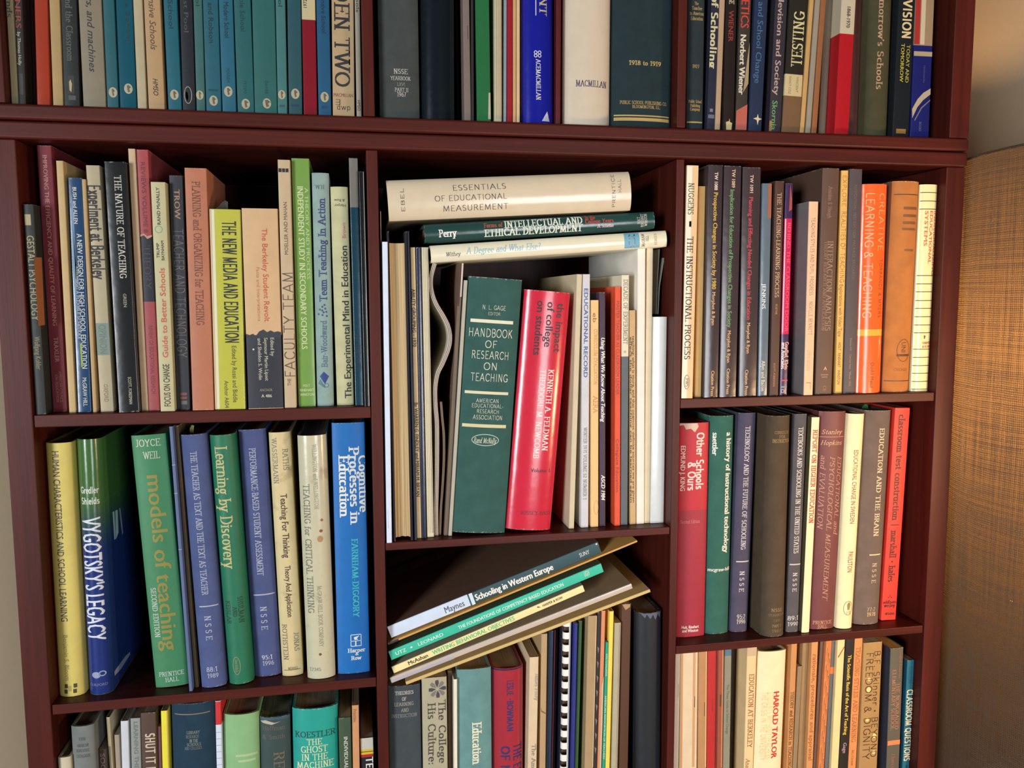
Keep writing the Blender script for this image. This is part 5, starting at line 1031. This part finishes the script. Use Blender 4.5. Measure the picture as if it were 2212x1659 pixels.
bk(A, 'p', (1903, 1935, 1340), (1934, 1966, 882), (232, 58, 44), 'bright red paperback, lettered classroom test construction in black', [('D', 'classroom test construction', 896, 1123, .5, 14, (70, 16, 16), 'S'), ('R', 1131, 1133, .2, .8, (70, 16, 16)), ('D', 'marshall * hales', 1143, 1256, .5, 14, (70, 16, 16), 'S'), ('P', [(.46, 1290), (.5, 1283), (.54, 1290), (.5, 1287)], (90, 20, 20)), ('P', [(.34, 1291), (.44, 1288), (.42, 1292)], (90, 20, 20)), ('P', [(.66, 1291), (.56, 1288), (.58, 1292)], (90, 20, 20)), ('H', 'addison', 1300, .05, .95, 7, (70, 16, 16), 'S'), ('H', 'wesley', 1308, .1, .9, 7, (70, 16, 16), 'S'), ('H', '4506', 1326, .2, .9, 6, (70, 16, 16), 'B')], b=None, wear=.1)
# ================================================================== bottom shelf, teal jacket bay
A = 'base_a'
bk(A, 'h', (108, 149, 1659), (106, 147, 1638), (206, 194, 166), 'cream hardcover, lowest of the bottom row, next to the side panel', [], Y=.006, st='p', d=.16, wear=.1)
bk(A, 'h', (149, 210, 1659), (144, 205, 1570), (124, 128, 124), 'wide grey hardcover with four dim centred lines', [('H', 'JOHN', 1597, .34, .64, 6, (90, 92, 90), 's'), ('H', 'AMERICAN', 1611, .24, .76, 6, (90, 92, 90), 's'), ('H', 'HIGHER SCHOOL', 1622, .2, .8, 6, (90, 92, 90), 's'), ('H', 'CATALOGUE', 1634, .2, .82, 6, (90, 92, 90), 's')], Y=.008, b=.004, wear=.2)
bk(A, 'p', (212, 231, 1659), (211, 229, 1619), (70, 58, 52), 'dark brown paperback between the grey hardcover and a cream spine', [('D', 'SOCIAL', 1628, 1690, .5, 9, (130, 110, 100), 'b')], Y=.02)
bk(A, 'p', (237, 246, 1659), (228, 238, 1550), (196, 178, 142), 'thin cream paperback leaning behind the dark brown one', [], Y=.025)
bk(A, 'p', (249, 261, 1659), (245, 259, 1588), (166, 148, 128), 'low tan-grey paperback before the white spine', [], Y=.02)
bk(A, 'p', (263, 280, 1659), (260, 277, 1558), (206, 210, 216), 'white paperback on the bottom shelf, next to the grey one', [], Y=.012)
bk(A, 'p', (284, 305, 1659), (281, 303, 1552), (146, 150, 146), 'grey paperback with dim letters, beside the white spine', [('D', 'LEARNING THEORIES', 1560, 1700, .55, 8, (112, 116, 112), 'b')], Y=.012)
bk(A, 'p', (307, 340, 1659), (304, 337, 1540), (86, 66, 56), 'brown paperback, lettered shut it down in bold cream capitals', [('D', 'SHUT IT DOWN', 1585, 1708, .6, 17, (206, 186, 160), 'h')], Y=.012)
bk(A, 'p', (343, 348, 1659), (340, 346, 1570), (196, 130, 186), 'very thin pink-violet booklet against the yellow one', [], Y=.02, name='booklet', cat='booklet')
bk(A, 'p', (351, 365, 1659), (347, 362, 1536), (236, 224, 62), 'bright yellow thin paperback on the bottom shelf', [('R', 1536, 1659, .86, .98, (190, 160, 110))], Y=.010)
bk(A, 'h', (371, 467, 1659), (366, 463, 1521), (34, 60, 78), 'broad navy-teal cloth hardcover with a gilt line at its head', [('R', 1543, 1545, .08, .9, (130, 116, 96)), ('H', 'LIBRARY', 1583, .36, .66, 6, (130, 136, 130), 's'), ('H', 'RESEARCH', 1592, .34, .64, 6, (120, 124, 118), 's'), ('H', 'IN THE', 1601, .42, .62, 6, (150, 150, 140), 's'), ('H', 'SCHOOLS', 1609, .36, .68, 6, (130, 134, 126), 's'), ('H', 'AND COLLEGES', 1617, .3, .7, 6, (110, 116, 112), 's')], Y=.006, b=.008, wear=.3)
bk(A, 'p', (467, 480, 1659), (464, 477, 1515), (216, 224, 236), 'thin paperback, red above and ruled white below', [('R', y, y + 1, 0, 1, (150, 160, 190)) for y in range(1582, 1659, 14)], Y=.012, bands=[(1400, 1566, (206, 52, 54))])
bk(A, 'h', (482, 560, 1659), (480, 558, 1545), (138, 184, 128), 'light green hardcover with two faded bars low on the spine', [('R', 1631, 1636, .35, .95, (172, 196, 140)), ('R', 1643, 1648, .42, .9, (172, 196, 140))], Y=.012, b=.007, st='p')
bk(A, 'h', (563, 628, 1659), (560, 626, 1550), (56, 74, 72), 'dark green-grey hardcover with a torn jacket head and grey script', [('H', 'Hoffman', 1573, .08, .84, 9, (96, 90, 80), 's'), ('H', '& Smith', 1592, .08, .84, 9, (96, 90, 80), 's'), ('D', 'READING', 1625, 1760, .62, 20, (110, 96, 76), 's'), ('P', [(.02, 1558), (.2, 1556), (.5, 1562), (.7, 1560), (.4, 1566), (.1, 1562)], (180, 170, 146)), ('R', 1548, 1556, 0, 1, (50, 84, 100))], Y=.015, b=.005, st='p', wear=.8)
bk(A, 'h', (633, 731, 1659), (630, 729, 1532), (34, 160, 146), 'teal hardcover, lettered the ghost in the machine', [('H', 'KOESTLER', 1587, .05, .94, 12, (20, 66, 66), 's'), ('H', 'THE', 1603, .30, .66, 12, (216, 220, 170), 's'), ('H', 'GHOST', 1619, .18, .78, 13, (216, 220, 170), 's'), ('H', 'IN THE', 1636, .19, .78, 13, (216, 220, 170), 's'), ('H', 'MACHINE', 1653, .08, .90, 13, (216, 220, 170), 's')], Y=.012, b=.008, st='p', wear=.9)
bk(A, 'p', (733, 761, 1659), (731, 758, 1551), (66, 86, 62), 'dark green paperback with narrow white capitals, before the orange-tan one', [('D', 'INDIVIDUALIZING LEARNING', 1592, 1760, .56, 8, (206, 206, 190), 'b')], Y=.014)
bk(A, 'p', (762, 777, 1659), (760, 775, 1524), (206, 150, 102), 'narrow orange-tan paperback near the divider, faint print', [('D', 'Priorities', 1532, 1560, .4, 6, (150, 100, 66), 's')], Y=.008)
bk(A, 'p', (780, 808, 1659), (778, 806, 1594), (34, 32, 36), 'short paperback striped white, yellow and red over black', [('D', 'TEACHING', 1636, 1740, .66, 13, W_, 'h'), ('R', 1623.5, 1625, 0, 1, (80, 60, 30))], Y=.012, bands=[(1500, 1619, (206, 200, 184)), (1619, 1630, (226, 190, 50)), (1630, 1636, (180, 44, 50))])

# ================================================================== bottom of the middle bay
A = 'base_b'
bk(A, 'h', (842, 911, 1659), (838, 908, 1482), (66, 74, 78), 'charcoal hardcover with silver capitals on theories of learning and instruction', [('H', 'THEORIES', 1497, .2, .78, 7, SV, 's'), ('H', 'OF', 1510, .42, .56, 7, SV, 's'), ('H', 'LEARNING', 1521, .18, .78, 7, (150, 148, 140), 's'), ('H', 'AND', 1534, .38, .62, 7, (150, 148, 140), 's'), ('H', 'INSTRUCTION', 1546, .08, .88, 7, (130, 130, 126), 's')], Y=.010, b=.003, wear=.6)
petals = []
for k in range(8):
    a = k * PI / 4 + .4; ca, sa = math.cos(a), math.sin(a); cb, sb = math.cos(a + .55), math.sin(a + .55); cc, sc_ = math.cos(a - .0), math.sin(a - .0)
    u = lambda r, q: .62 + r * math.cos(q) / 54.0; v = lambda r, q: 1489 + r * math.sin(q)
    col = (70, 62, 70) if k % 2 else (120, 112, 112)
    petals.append(('P', [(u(3, a + .3), v(3, a + .3)), (u(13, a), v(13, a)), (u(19, a + .15), v(19, a + .15)), (u(19, a + .5), v(19, a + .5)), (u(13, a + .62), v(13, a + .62))], col))
bk(A, 'p', (914, 967, 1659), (911, 965, 1464), (172, 166, 138), 'putty paperback with a petalled emblem, lettered the college and his culture', petals + [('D', 'The College', 1512, 1650, .80, 14, (70, 62, 60), 's'), ('D', 'His Culture:', 1518, 1650, .38, 15, (70, 62, 60), 's')], Y=.010, wear=.3)
bk(A, 'p', (969, 979, 1659), (968, 978, 1450), (96, 74, 56), 'thin brown book in shadow before the white edge', [], Y=.02)
bk(A, 'p', (980, 988, 1659), (979, 987, 1468), (232, 224, 204), 'thin white book edge beside the grey-teal hardcover', [], Y=.008)
bk(A, 'h', (990, 1063, 1659), (988, 1061, 1446), (104, 146, 144), 'grey-teal cloth hardcover, lettered education in cream', [('D', 'Education', 1560, 1652, .56, 18, (226, 220, 190), 'S')], Y=.010, b=.003, wear=.7)
bk(A, 'h', (1065, 1132, 1659), (1064, 1133, 1445), (164, 48, 60), 'red hardcover with a navy head and navy block capitals', [('D', 'LESLIE', 1471, 1503, .55, 12, (50, 38, 96), 'h'), ('D', 'BOWMAN', 1515, 1580, .55, 12, (50, 38, 96), 'h'), ('O', 1511, .55, 1.6, 1.6, (50, 38, 96), 0), ('D', 'THE EDUCATION', 1609, 1790, .80, 17, (50, 38, 96), 'h'), ('D', 'OF NATIONS', 1612, 1760, .40, 17, (50, 38, 96), 'h')], Y=.012, b=.009, st='g', bands=[(1440, 1449, (40, 44, 84))], wear=.1)
bk(A, 'p', (1139, 1160, 1659), (1145, 1163, 1420), (216, 194, 160), 'cream booklet with faint grey print, tilting toward the comb-bound report', [('D', 'James Foley', 1455, 1514, .85, 7, (150, 146, 136), 's'), ('D', 'The American', 1607, 1700, .65, 8, (130, 124, 112), 's')], Y=.008)
bk(A, 'p', (1166, 1178, 1659), (1169, 1183, 1370), (180, 152, 112), 'tan card folder with a crease, next to the cream booklet', [('P', [(.05, 1528), (.2, 1534), (.9, 1540), (.9, 1542), (.2, 1537), (.05, 1531)], (110, 86, 60))], Y=.012, name='paper_folder', cat='folder')
bk(A, 'p', (1179, 1190, 1659), (1184, 1196, 1364), (40, 58, 86), 'thin navy folder next to the tan folder', [], Y=.02, name='paper_folder', cat='folder')
bk(A, 'p', (1191, 1194, 1659), (1197, 1201, 1362), (120, 50, 60), 'very thin maroon booklet beside the navy folder', [], Y=.03, name='booklet', cat='booklet')
bk(A, 'p', (1195, 1199, 1659), (1202, 1207, 1359), (30, 34, 50), 'black-blue booklet before the comb-bound report', [], Y=.035, name='booklet', cat='booklet')
# 1208 .. 1240: the comb-bound report, built below
bk(A, 'p', (1235, 1240, 1659), (1241, 1249, 1348), (44, 52, 128), 'thin bright blue booklet against the comb-bound report', [], Y=.012, name='booklet', cat='booklet')
bk(A, 'p', (1241, 1249, 1659), (1250, 1258, 1342), (64, 104, 66), 'thin green booklet against the blue one', [], Y=.018, name='booklet', cat='booklet')
bk(A, 'p', (1263, 1281, 1659), (1270, 1290, 1331), (172, 146, 108), 'tan card box file with a pale front edge', [('R', 1310, 1659, .9, .99, (206, 180, 140))], Y=.012, name='paper_folder', cat='folder')
bk(A, 'p', (1282, 1289, 1659), (1291, 1299, 1323), (54, 44, 42), 'tattered black booklet with frayed white flecks', [('P', [(.1, 1395 + i * 31), (.7, 1400 + i * 31), (.4, 1412 + i * 31)], (120, 112, 106)) for i in range(8)], Y=.012, name='booklet', cat='booklet', wear=1.0)
bk(A, 'p', (1290, 1299, 1659), (1300, 1308, 1320), (214, 140, 102), 'tattered orange-pink booklet beside the black frayed one', [('P', [(.5, 1480), (.99, 1460), (.99, 1660), (.5, 1660)], (196, 176, 146))], Y=.012, name='booklet', cat='booklet', wear=1.0)
bk(A, 'p', (1301, 1307, 1659), (1309, 1315, 1388), (40, 160, 130), 'thin green-teal booklet with tiny white capitals', [('D', 'GUIDE TO EVALUATION', 1412, 1460, .5, 4, (190, 220, 200), 'n'), ('D', 'AMERICAN ASSOCIATION OF TEACHERS', 1502, 1640, .5, 4, (190, 220, 200), 'n')], Y=.012, name='booklet', cat='booklet')
bk(A, 'p', (1308, 1317, 1659), (1316, 1326, 1321), (236, 214, 92), 'thin yellow paperback in the middle bay', [], Y=.012)
bk(A, 'p', (1320, 1335, 1659), (1329, 1341, 1346), (176, 168, 142), 'grey-green cream softback with rippled page edges', [('R', 1350, 1659, .72, .76, (110, 96, 76)), ('R', 1350, 1659, .86, .89, (130, 110, 90))], Y=.012)
bk(A, 'p', (1337, 1356, 1659), (1343, 1364, 1305), (86, 58, 40), 'brown pocket folder with ragged paper at its head', [('P', [(.05, 1297), (.9, 1297), (.85, 1312), (.4, 1318), (.1, 1308)], (170, 136, 104))], Y=.016, name='paper_folder', cat='folder', wear=1.0)
bk(A, 'h', (1376, 1433, 1659), (1378, 1432, 1325), (34, 37, 42), 'large black ring binder with a worn blue-grey head', [('P', [(.15, 1326), (.3, 1336), (.36, 1328), (.5, 1338), (.6, 1329), (.7, 1341), (.8, 1330), (.92, 1340), (.95, 1326)], (84, 92, 110))], Y=.010, name='ring_binder', cat='binder', st='p', b=.008, wear=.6, d=.2)

# ================================================================== bottom shelf on the lamp side
A = 'base_c'  # colours of this bay have the lamp's warm light mixed in
WG = (150, 110, 64)
bk(A, 'p', (1454, 1466, 1659), (1459, 1470, 1400), (206, 196, 190), 'thin grey-white stapled booklet beside the divider, bottom shelf by the lamp', [('R', 1400, 1659, .82, .92, (220, 206, 180)), ('R', 1478, 1506, .7, .75, (120, 110, 100))], name='booklet', cat='booklet')
bk(A, 'p', (1467, 1506, 1659), (1471, 1507, 1398), (228, 206, 172), 'broad cream booklet with tan borders and a staple', [('R', 1390, 1659, 0, .14, (196, 146, 96)), ('R', 1390, 1659, .72, .86, (206, 156, 112)), ('R', 1505, 1529, .82, .85, (120, 100, 70))], name='booklet', cat='booklet')
bk(A, 'p', (1508, 1525, 1659), (1509, 1528, 1397), (190, 142, 96), 'tan-brown stapled booklet next to the red one, bottom shelf', [('R', 1390, 1659, .86, .98, (226, 190, 130)), ('R', 1517, 1547, .7, .78, (110, 80, 50))], name='booklet', cat='booklet')
bk(A, 'p', (1526, 1545, 1659), (1529, 1548, 1395), (190, 48, 46), 'red stapled booklet on the bottom shelf by the lamp', [('R', 1508, 1536, .58, .62, (130, 30, 34)), ('R', 1390, 1659, .9, .97, (150, 34, 40))], name='booklet', cat='booklet')
bk(A, 'p', (1546, 1561, 1659), (1549, 1565, 1393), (160, 86, 62), 'thin brown-red booklet with a rubbed spot, right after the red booklet'.replace('right after', 'just past'), [('R', 1500, 1526, .45, .7, (90, 66, 50)), ('R', 1390, 1659, .75, .85, (206, 160, 112)), ('R', 1390, 1659, .0, .2, (110, 40, 34))], name='booklet', cat='booklet')
bk(A, 'p', (1562, 1576, 1659), (1566, 1581, 1392), (144, 142, 122), 'grey-green paperback with a blue head, faint letters', [('D', 'The Times Guide to School Change', 1478, 1585, .55, 6, (100, 104, 84), 'n')], bands=[(1300, 1417, (90, 120, 136))])
bk(A, 'p', (1577, 1594, 1659), (1582, 1601, 1390), (62, 48, 36), 'dark brown softback set back before the education at berkeley spine', [], Y=.035)  # filler added between spines, dark gap put in as colour
bk(A, 'p', (1596, 1625, 1659), (1604, 1633, 1386), (240, 206, 154), 'peach-cream paperback, lettered education at berkeley', [('D', 'EDUCATION AT BERKELEY', 1456, 1615, .55, 10, (140, 96, 56), 's'), ('D', 'Analysis', 1639, 1680, .4, 9, (140, 96, 56), 'i'), ('R', 1380, 1418, .0, 1, (200, 176, 140))], Y=.008)  # tan bar across the head is the shelf's shadow, painted on
bk(A, 'h', (1629, 1689, 1659), (1640, 1702, 1408), (244, 230, 186), 'wide pale yellow hardcover with a red two-word name in capitals', [('D', 'HAROLD TAYLOR', 1495, 1640, .68, 13, (206, 56, 40), 'B'), ('D', 'STUDENTS WITHOUT TEACHERS', 1495, 1640, .46, 11, (226, 204, 132), 't'), ('D', 'THE CRISIS IN THE UNIVERSITY', 1495, 1642, .26, 11, (222, 186, 122), 't')], Y=.006, st='p', b=.004, wear=.1)
bk(A, 'p', (1699, 1711, 1659), (1710, 1723, 1384), (206, 146, 90), 'narrow orange-tan paperback, lettered theory and research in teaching', [('D', 'THEORY and RESEARCH in TEACHING', 1493, 1659, .5, 7, (90, 56, 30), 's')], Y=.010)
bk(A, 'p', (1712, 1722, 1659), (1724, 1734, 1440), (150, 128, 96), 'low grey-tan folder with a chamfered tab', [], Y=.012, name='paper_folder', cat='folder')
bk(A, 'p', (1723, 1738, 1659), (1735, 1749, 1382), (160, 128, 88), 'tan board folder before the orange rationale spine', [], Y=.014, name='paper_folder', cat='folder')
bk(A, 'p', (1740, 1754, 1659), (1751, 1768, 1383), (216, 152, 94), 'orange paperback, lettered rationale, procedures and appraisal', [('D', 'rationale, procedures and appraisal', 1414, 1643, .58, 9, (176, 96, 50), 'n')], Y=.008)
bk(A, 'p', (1758, 1764, 1659), (1772, 1783, 1385), (112, 88, 76), 'thin grey-brown softback beside the ragged orange page edges', [], Y=.014)
bk(A, 'p', (1765, 1780, 1659), (1784, 1797, 1380), (212, 126, 70), 'ragged sheaf of orange-brown page edges on the bottom shelf', [('P', [(.1 + .2 * (i % 4), 1395 + i * 9), (.2 + .2 * (i % 4), 1390 + i * 9), (.16 + .2 * (i % 4), 1412 + i * 9)], (236, 180, 126)) for i in range(30)] + [('P', [(.3 + .2 * (i % 3), 1400 + i * 12), (.36 + .2 * (i % 3), 1398 + i * 12), (.34 + .2 * (i % 3), 1418 + i * 12)], (150, 84, 50)) for i in range(22)], Y=.010, name='paper_sheaf', cat='paper', wear=1.0)
bk(A, 'p', (1781, 1793, 1659), (1798, 1806, 1384), (104, 104, 106), 'blue-grey magazine with an orange band near its head', [], Y=.012, bands=[(1441, 1455, (226, 126, 66))], name='magazine', cat='magazine')
bk(A, 'p', (1794, 1811, 1659), (1808, 1826, 1378), (240, 216, 154), 'cream-yellow paperback with a thin red diagonal mark at its head', [('P', [(.15, 1417), (.3, 1414), (.95, 1396), (.95, 1399), (.3, 1418), (.15, 1421)], (170, 70, 40))], Y=.008)
bk(A, 'p', (1813, 1831, 1659), (1828, 1846, 1378), (46, 38, 30), 'black paperback, lettered the scientific basis of the art of teaching', [('D', 'The Scientific Basis of the Art of Teaching', 1415, 1587, .5, 8, (230, 196, 76), 'b'), ('D', 'Gage', 1604, 1627, .5, 8, (176, 150, 160), 'b')], Y=.006)
bk(A, 'p', (1832, 1849, 1659), (1847, 1865, 1376), (222, 146, 88), 'orange paperback, lettered teaching styles and learning', [('D', 'TEACHING STYLES AND LEARNING', 1397, 1603, .5, 9, (176, 104, 54), 's'), ('D', 'McGraw', 1620, 1655, .5, 5, (176, 104, 54), 's')], Y=.008)
FD = [('D', 'B.F. Skinner * BEYOND', 1408, 1636, .76, 13, (66, 36, 20), 't'), ('D', 'FREEDOM & DIGNITY', 1411, 1640, .36, 15, (66, 36, 20), 't')]
bk(A, 'p', (1855, 1894, 1659), (1865, 1906, 1388), (176, 138, 86), 'tan paperback with tall dark capitals, freedom and dignity', FD + [('O', 1489, .36, 5.5, 4.5, (246, 216, 130), 0), ('O', 1590, .78, 5, 4, (246, 216, 130), 0), ('O', 1467, .36, 3.5, 3.5, (246, 216, 130), 0), ('O', 1554, .36, 4, 3.5, (246, 216, 130), 0), ('O', 1626, .78, 4, 3.5, (246, 216, 130), 0)], Y=.006, wear=.7)
bk(A, 'p', (1915, 1942, 1659), (1924, 1952, 1400), (98, 92, 78), 'olive grey paperback, lettered the nongraded elementary school', [('D', 'THE NONGRADED', 1474, 1575, .68, 8, (176, 120, 90), 's'), ('D', 'ELEMENTARY SCHOOL', 1446, 1577, .34, 8, (176, 120, 90), 's'), ('D', 'Goodlad Anderson', 1406, 1465, .78, 5, (150, 104, 80), 's'), ('R', 1599, 1609, .02, .98, (216, 132, 80)), ('D', 'Harcourt', 1628, 1680, .5, 8, (150, 100, 76), 's')], Y=.012, sidecol=(48, 56, 74), pages=(216, 160, 90))
bk(A, 'p', (1952, 1972, 1659), (1962, 1982, 1426), (36, 106, 124), 'teal paperback at the end of the row, lettered classroom questions', [('D', 'SANDERS', 1440, 1476, .5, 7, (26, 80, 100), 's'), ('D', 'CLASSROOM QUESTIONS', 1489, 1643, .58, 13, (236, 214, 170), 'h'), ('D', 'WHAT KINDS', 1652, 1690, .58, 6, (20, 50, 60), 'b')], Y=.014, sidecol=(28, 76, 100), pages=(226, 160, 76))


# ------------------------------------------------------------------ comb-bound report
def comb_report():
    Y = .012; z = BAYS['base_b']['z'] + .0003
    xb = at(1210, 1659, Y); xt = at(1216, 1352, Y); H = xt.z - z + .006
    m = (xt.x - xb.x) / (xt.z - xb.z); x0 = xb.x + m * (z - xb.z)
    t = at(1233, 1659, Y).x - xb.x - .0020
    r = empty('comb_bound_report', (x0 + t / 2 + .0014, Y, z), 'report with a white plastic comb spine and brown slots, in the middle bay', 'report', BAYS['base_b']['group'])
    r.rotation_euler = (0, math.atan(m), 0)
    white, tw, bw = nt('white_comb_plastic'); bw.inputs['Base Color'].default_value = lin((238, 236, 228)); bw.inputs['Roughness'].default_value = .3
    box('page_block', -t / 2 + .0012, t / 2, .012, .2, .001, H - .008, page_mat((96, 70, 56)), r)
    box('front_cover', -t / 2, -t / 2 + .001, .010, .202, 0, H - .006, cover_mat((36, 40, 56), 'p', 1.0, 0), r)
    box('back_cover', t / 2 + .0001, t / 2 + .0006, .010, .202, 0, H - .006, cover_mat((206, 200, 186), 'p', 1.0, 0), r)
    # comb: a rolled strip along the back edge and curled teeth across the slots
    R = t * .46
    def rolled(a0, a1, z0, z1, n=8):
        V, F = [], []
        for z_ in (z0, z1):
            for rr in (R, R - .0008):
                for i in range(n + 1):
                    a = math.radians(a0 + (a1 - a0) * i / n); V.append((rr * math.cos(a), .008 - rr * .8 * math.sin(a), z_))
        q = n + 1
        for i in range(n):
            F += [(i, i + 1, 2 * q + i + 1, 2 * q + i), (q + i, 3 * q + i, 3 * q + i + 1, q + i + 1), (i, q + i, q + i + 1, i + 1), (2 * q + i, 2 * q + i + 1, 3 * q + i + 1, 3 * q + i)]
        F += [(0, 2 * q, 3 * q, q), (n, q + n, 3 * q + n, 2 * q + n)]
        return V, F
    V, F = rolled(-20, 62, 0, H)
    link('comb_strip', mesh('comb_strip', V, F, [white], smooth=40), r)
    pitch = (H * 30.3) / (1659 - 1335) * ((at(0, 1335, Y).z - at(0, 1659, Y).z) / H)
    k = int(H / pitch)
    me = None
    for i in range(k):
        if me is None:
            V, F = rolled(60, 205, 0, pitch * .52); me = mesh('comb_tooth', V, F, [white], smooth=40)
        o = link('comb_tooth', me, r); o.location = (0, 0, H - pitch * (i + .62))



comb_report()


# ------------------------------------------------------------------ the slanting pile over the bottom row
PG = 'pile slanting in the middle bay'
lying(PG, 'p', ((838, 1352), (843, 1381), (1292, 1171), (1298, 1193)), (50, 80, 88), 'paperback topping the slanting pile, lettered schooling in western europe',
      [('D', 'Maynes', 957, 998, .48, 15, (80, 84, 96), 'n'), ('R', 1009, 1012, 0, 1, (50, 80, 88), 2), ('R', 1012, 1019, 0, 1, (206, 222, 234), 2), ('D', 'Schooling in Western Europe', 1022, 1191, .5, 15, W_, 'B'), ('D', 'SUNY', 1250, 1272, .5, 10, (206, 210, 206), 'n'), ('O', 1291, .85, 2, 2, (220, 220, 220), 0)],
      Y=.010, bands=[(800, 1009, (206, 220, 240))], d=.15, wear=.2, st='p', sidecol=(104, 78, 62), pages=(190, 150, 100))
lying(PG, 'p', ((838, 1389), (839, 1393), (1376, 1167), (1377, 1171)), (206, 156, 84), 'long thin ochre envelope under the western europe paperback', [('R', 834, 860, 0, 1, (40, 40, 60), 2)], Y=.006, d=.2, name='envelope', cat='envelope', wear=0)
lying(PG, 'p', ((840, 1407), (845, 1427), (1298, 1217), (1304, 1236)), (60, 190, 160), 'turquoise paperback in the slanting pile, lettered foundations of competency based education',
      [('D', 'UTZ', 854, 876, .5, 8, (206, 236, 220), 'b'), ('P', [(.4, 887), (.5, 884), (.6, 887), (.5, 890)], W_), ('D', 'LEONARD', 901, 954, .5, 8, (206, 236, 220), 'b'), ('D', 'THE FOUNDATIONS OF COMPETENCY BASED EDUCATION', 986, 1214, .5, 8, (216, 240, 226), 'b'), ('D', 'UGH', 1261, 1272, .6, 11, (190, 214, 190), 'h')], Y=.008, d=.15, wear=.2, sidecol=(52, 72, 56))
lying(PG, 'p', ((846, 1440), (851, 1456), (1258, 1265), (1264, 1277)), (242, 226, 164), 'pale yellow paperback in the slanting pile, lettered writing behavioral objectives',
      [('D', 'McAshan', 881, 922, .55, 9, (60, 50, 40), 'b'), ('D', 'WRITING BEHAVIORAL OBJECTIVES', 932, 1108, .55, 10, (90, 190, 130), 'b'), ('P', [(.35, 1155), (.75, 1160), (.4, 1166), (.6, 1158)], (60, 56, 44)), ('D', 'HARPER & ROW', 1170, 1214, .55, 6, (80, 70, 56), 'b')], Y=.010, d=.14, wear=.1, sidecol=(140, 140, 112))
lying(PG, 'p', ((842, 1463), (846, 1477), (1363, 1262), (1367, 1270)), (196, 184, 172), 'glossy grey-tan magazine low in the slanting pile', [('R', 837, 975, .0, .5, (170, 168, 180))], Y=.006, d=.21, name='magazine', cat='magazine', st='g', wear=0, sidecol=(150, 128, 100))  # grey bar along the edge is sheen given as colour
lying(PG, 'p', ((876, 1473), (878, 1480), (1403, 1273), (1406, 1279)), (206, 180, 118), 'large manila envelope lowest in the slanting pile', [], Y=.004, d=.24, name='envelope', cat='envelope', wear=0, sidecol=(196, 160, 102))


# ------------------------------------------------------------------ odds and ends above the rows
def slip(name, pts, Y, depth, col, label, cat='bookmark', st='p'):
    """a small strip of paper or tape, given by its outline"""
    P = [at(x, y, Y) for x, y in pts]; o = P[0]; n = len(P)
    V = [(p.x - o.x, 0, p.z - o.z) for p in P] + [(p.x - o.x, depth, p.z - o.z) for p in P]
    F = [tuple(range(n)), tuple(range(2 * n - 1, n - 1, -1))] + [(i, i + n, (i + 1) % n + n, (i + 1) % n) for i in range(n)]
    r = empty(name, tuple(o), label, cat)
    link('slip', mesh('slip', V, F, [cover_mat(col, st, 1.0, 0)]), r)


slip('paper_bookmark', [(463, 470), (463, 452), (472, 446), (481, 436), (487, 433), (492, 436), (493, 470)], .028, .0004, (112, 116, 100), 'grey-green slip of paper sticking up from the yellow-green paperback')
slip('paper_bookmark', [(1868, 910), (1862, 880), (1868, 873), (1874, 874), (1877, 885), (1874, 910)], .05, .0006, (50, 130, 60), 'green leaf-shaped marker above the pale yellow sweden spine')
slip('paper_bookmark', [(411, 960), (410, 925), (414, 918), (419, 919), (418, 932), (418, 960)], .03, .0006, (150, 160, 80), 'yellow-green marker standing above the blue yearbook of 1989')
build_bays()


# print on the side boards that show between two spines
def side_print(fragment, shapes):
    for r in [o for o in C.objects if o.get('label') and fragment in o['label']]:
        cv = next(c for c in r.children if c.name.startswith('cover'))
        t = max(v.co.x for v in cv.data.vertices)
        inv = (Matrix.Translation(r.location) @ r.rotation_euler.to_matrix().to_4x4()).inverted()
        A_, B_ = inv @ CAM, inv.to_3x3()
        V, F, MI, mats = [], [], [], []
        for pts, col in shapes:
            m = ink(col)
            if m not in mats: mats.append(m)
            k = len(V)
            for x, y in pts:
                d = B_ @ ray(x, y); p = A_ + d * ((t + .00015 - A_.x) / d.x); V.append(tuple(p))
            F.append(tuple(range(k, len(V)))); MI.append(mats.index(m))
        o = link('side_lettering', mesh('side_lettering', V, F, mats, MI), r); o['kind'] = 'stuff'


side_print('green-to-blue', [([(243, 1106), (247, 1104), (250, 1164), (247, 1166)], (200, 212, 226)), ([(249, 1103), (254, 1101), (256, 1150), (251, 1164), (250, 1150)], (200, 212, 226)),
                             ([(257, 1098), (260, 1097), (266, 1150), (264, 1156)], (150, 160, 180)), ([(247, 1451), (250, 1446), (272, 1416), (281, 1408), (281, 1414), (262, 1444), (248, 1460)], (150, 156, 190))])
side_print('gestalt', [([(73, 556), (90, 556), (97, 702), (83, 704)], (176, 112, 70))])
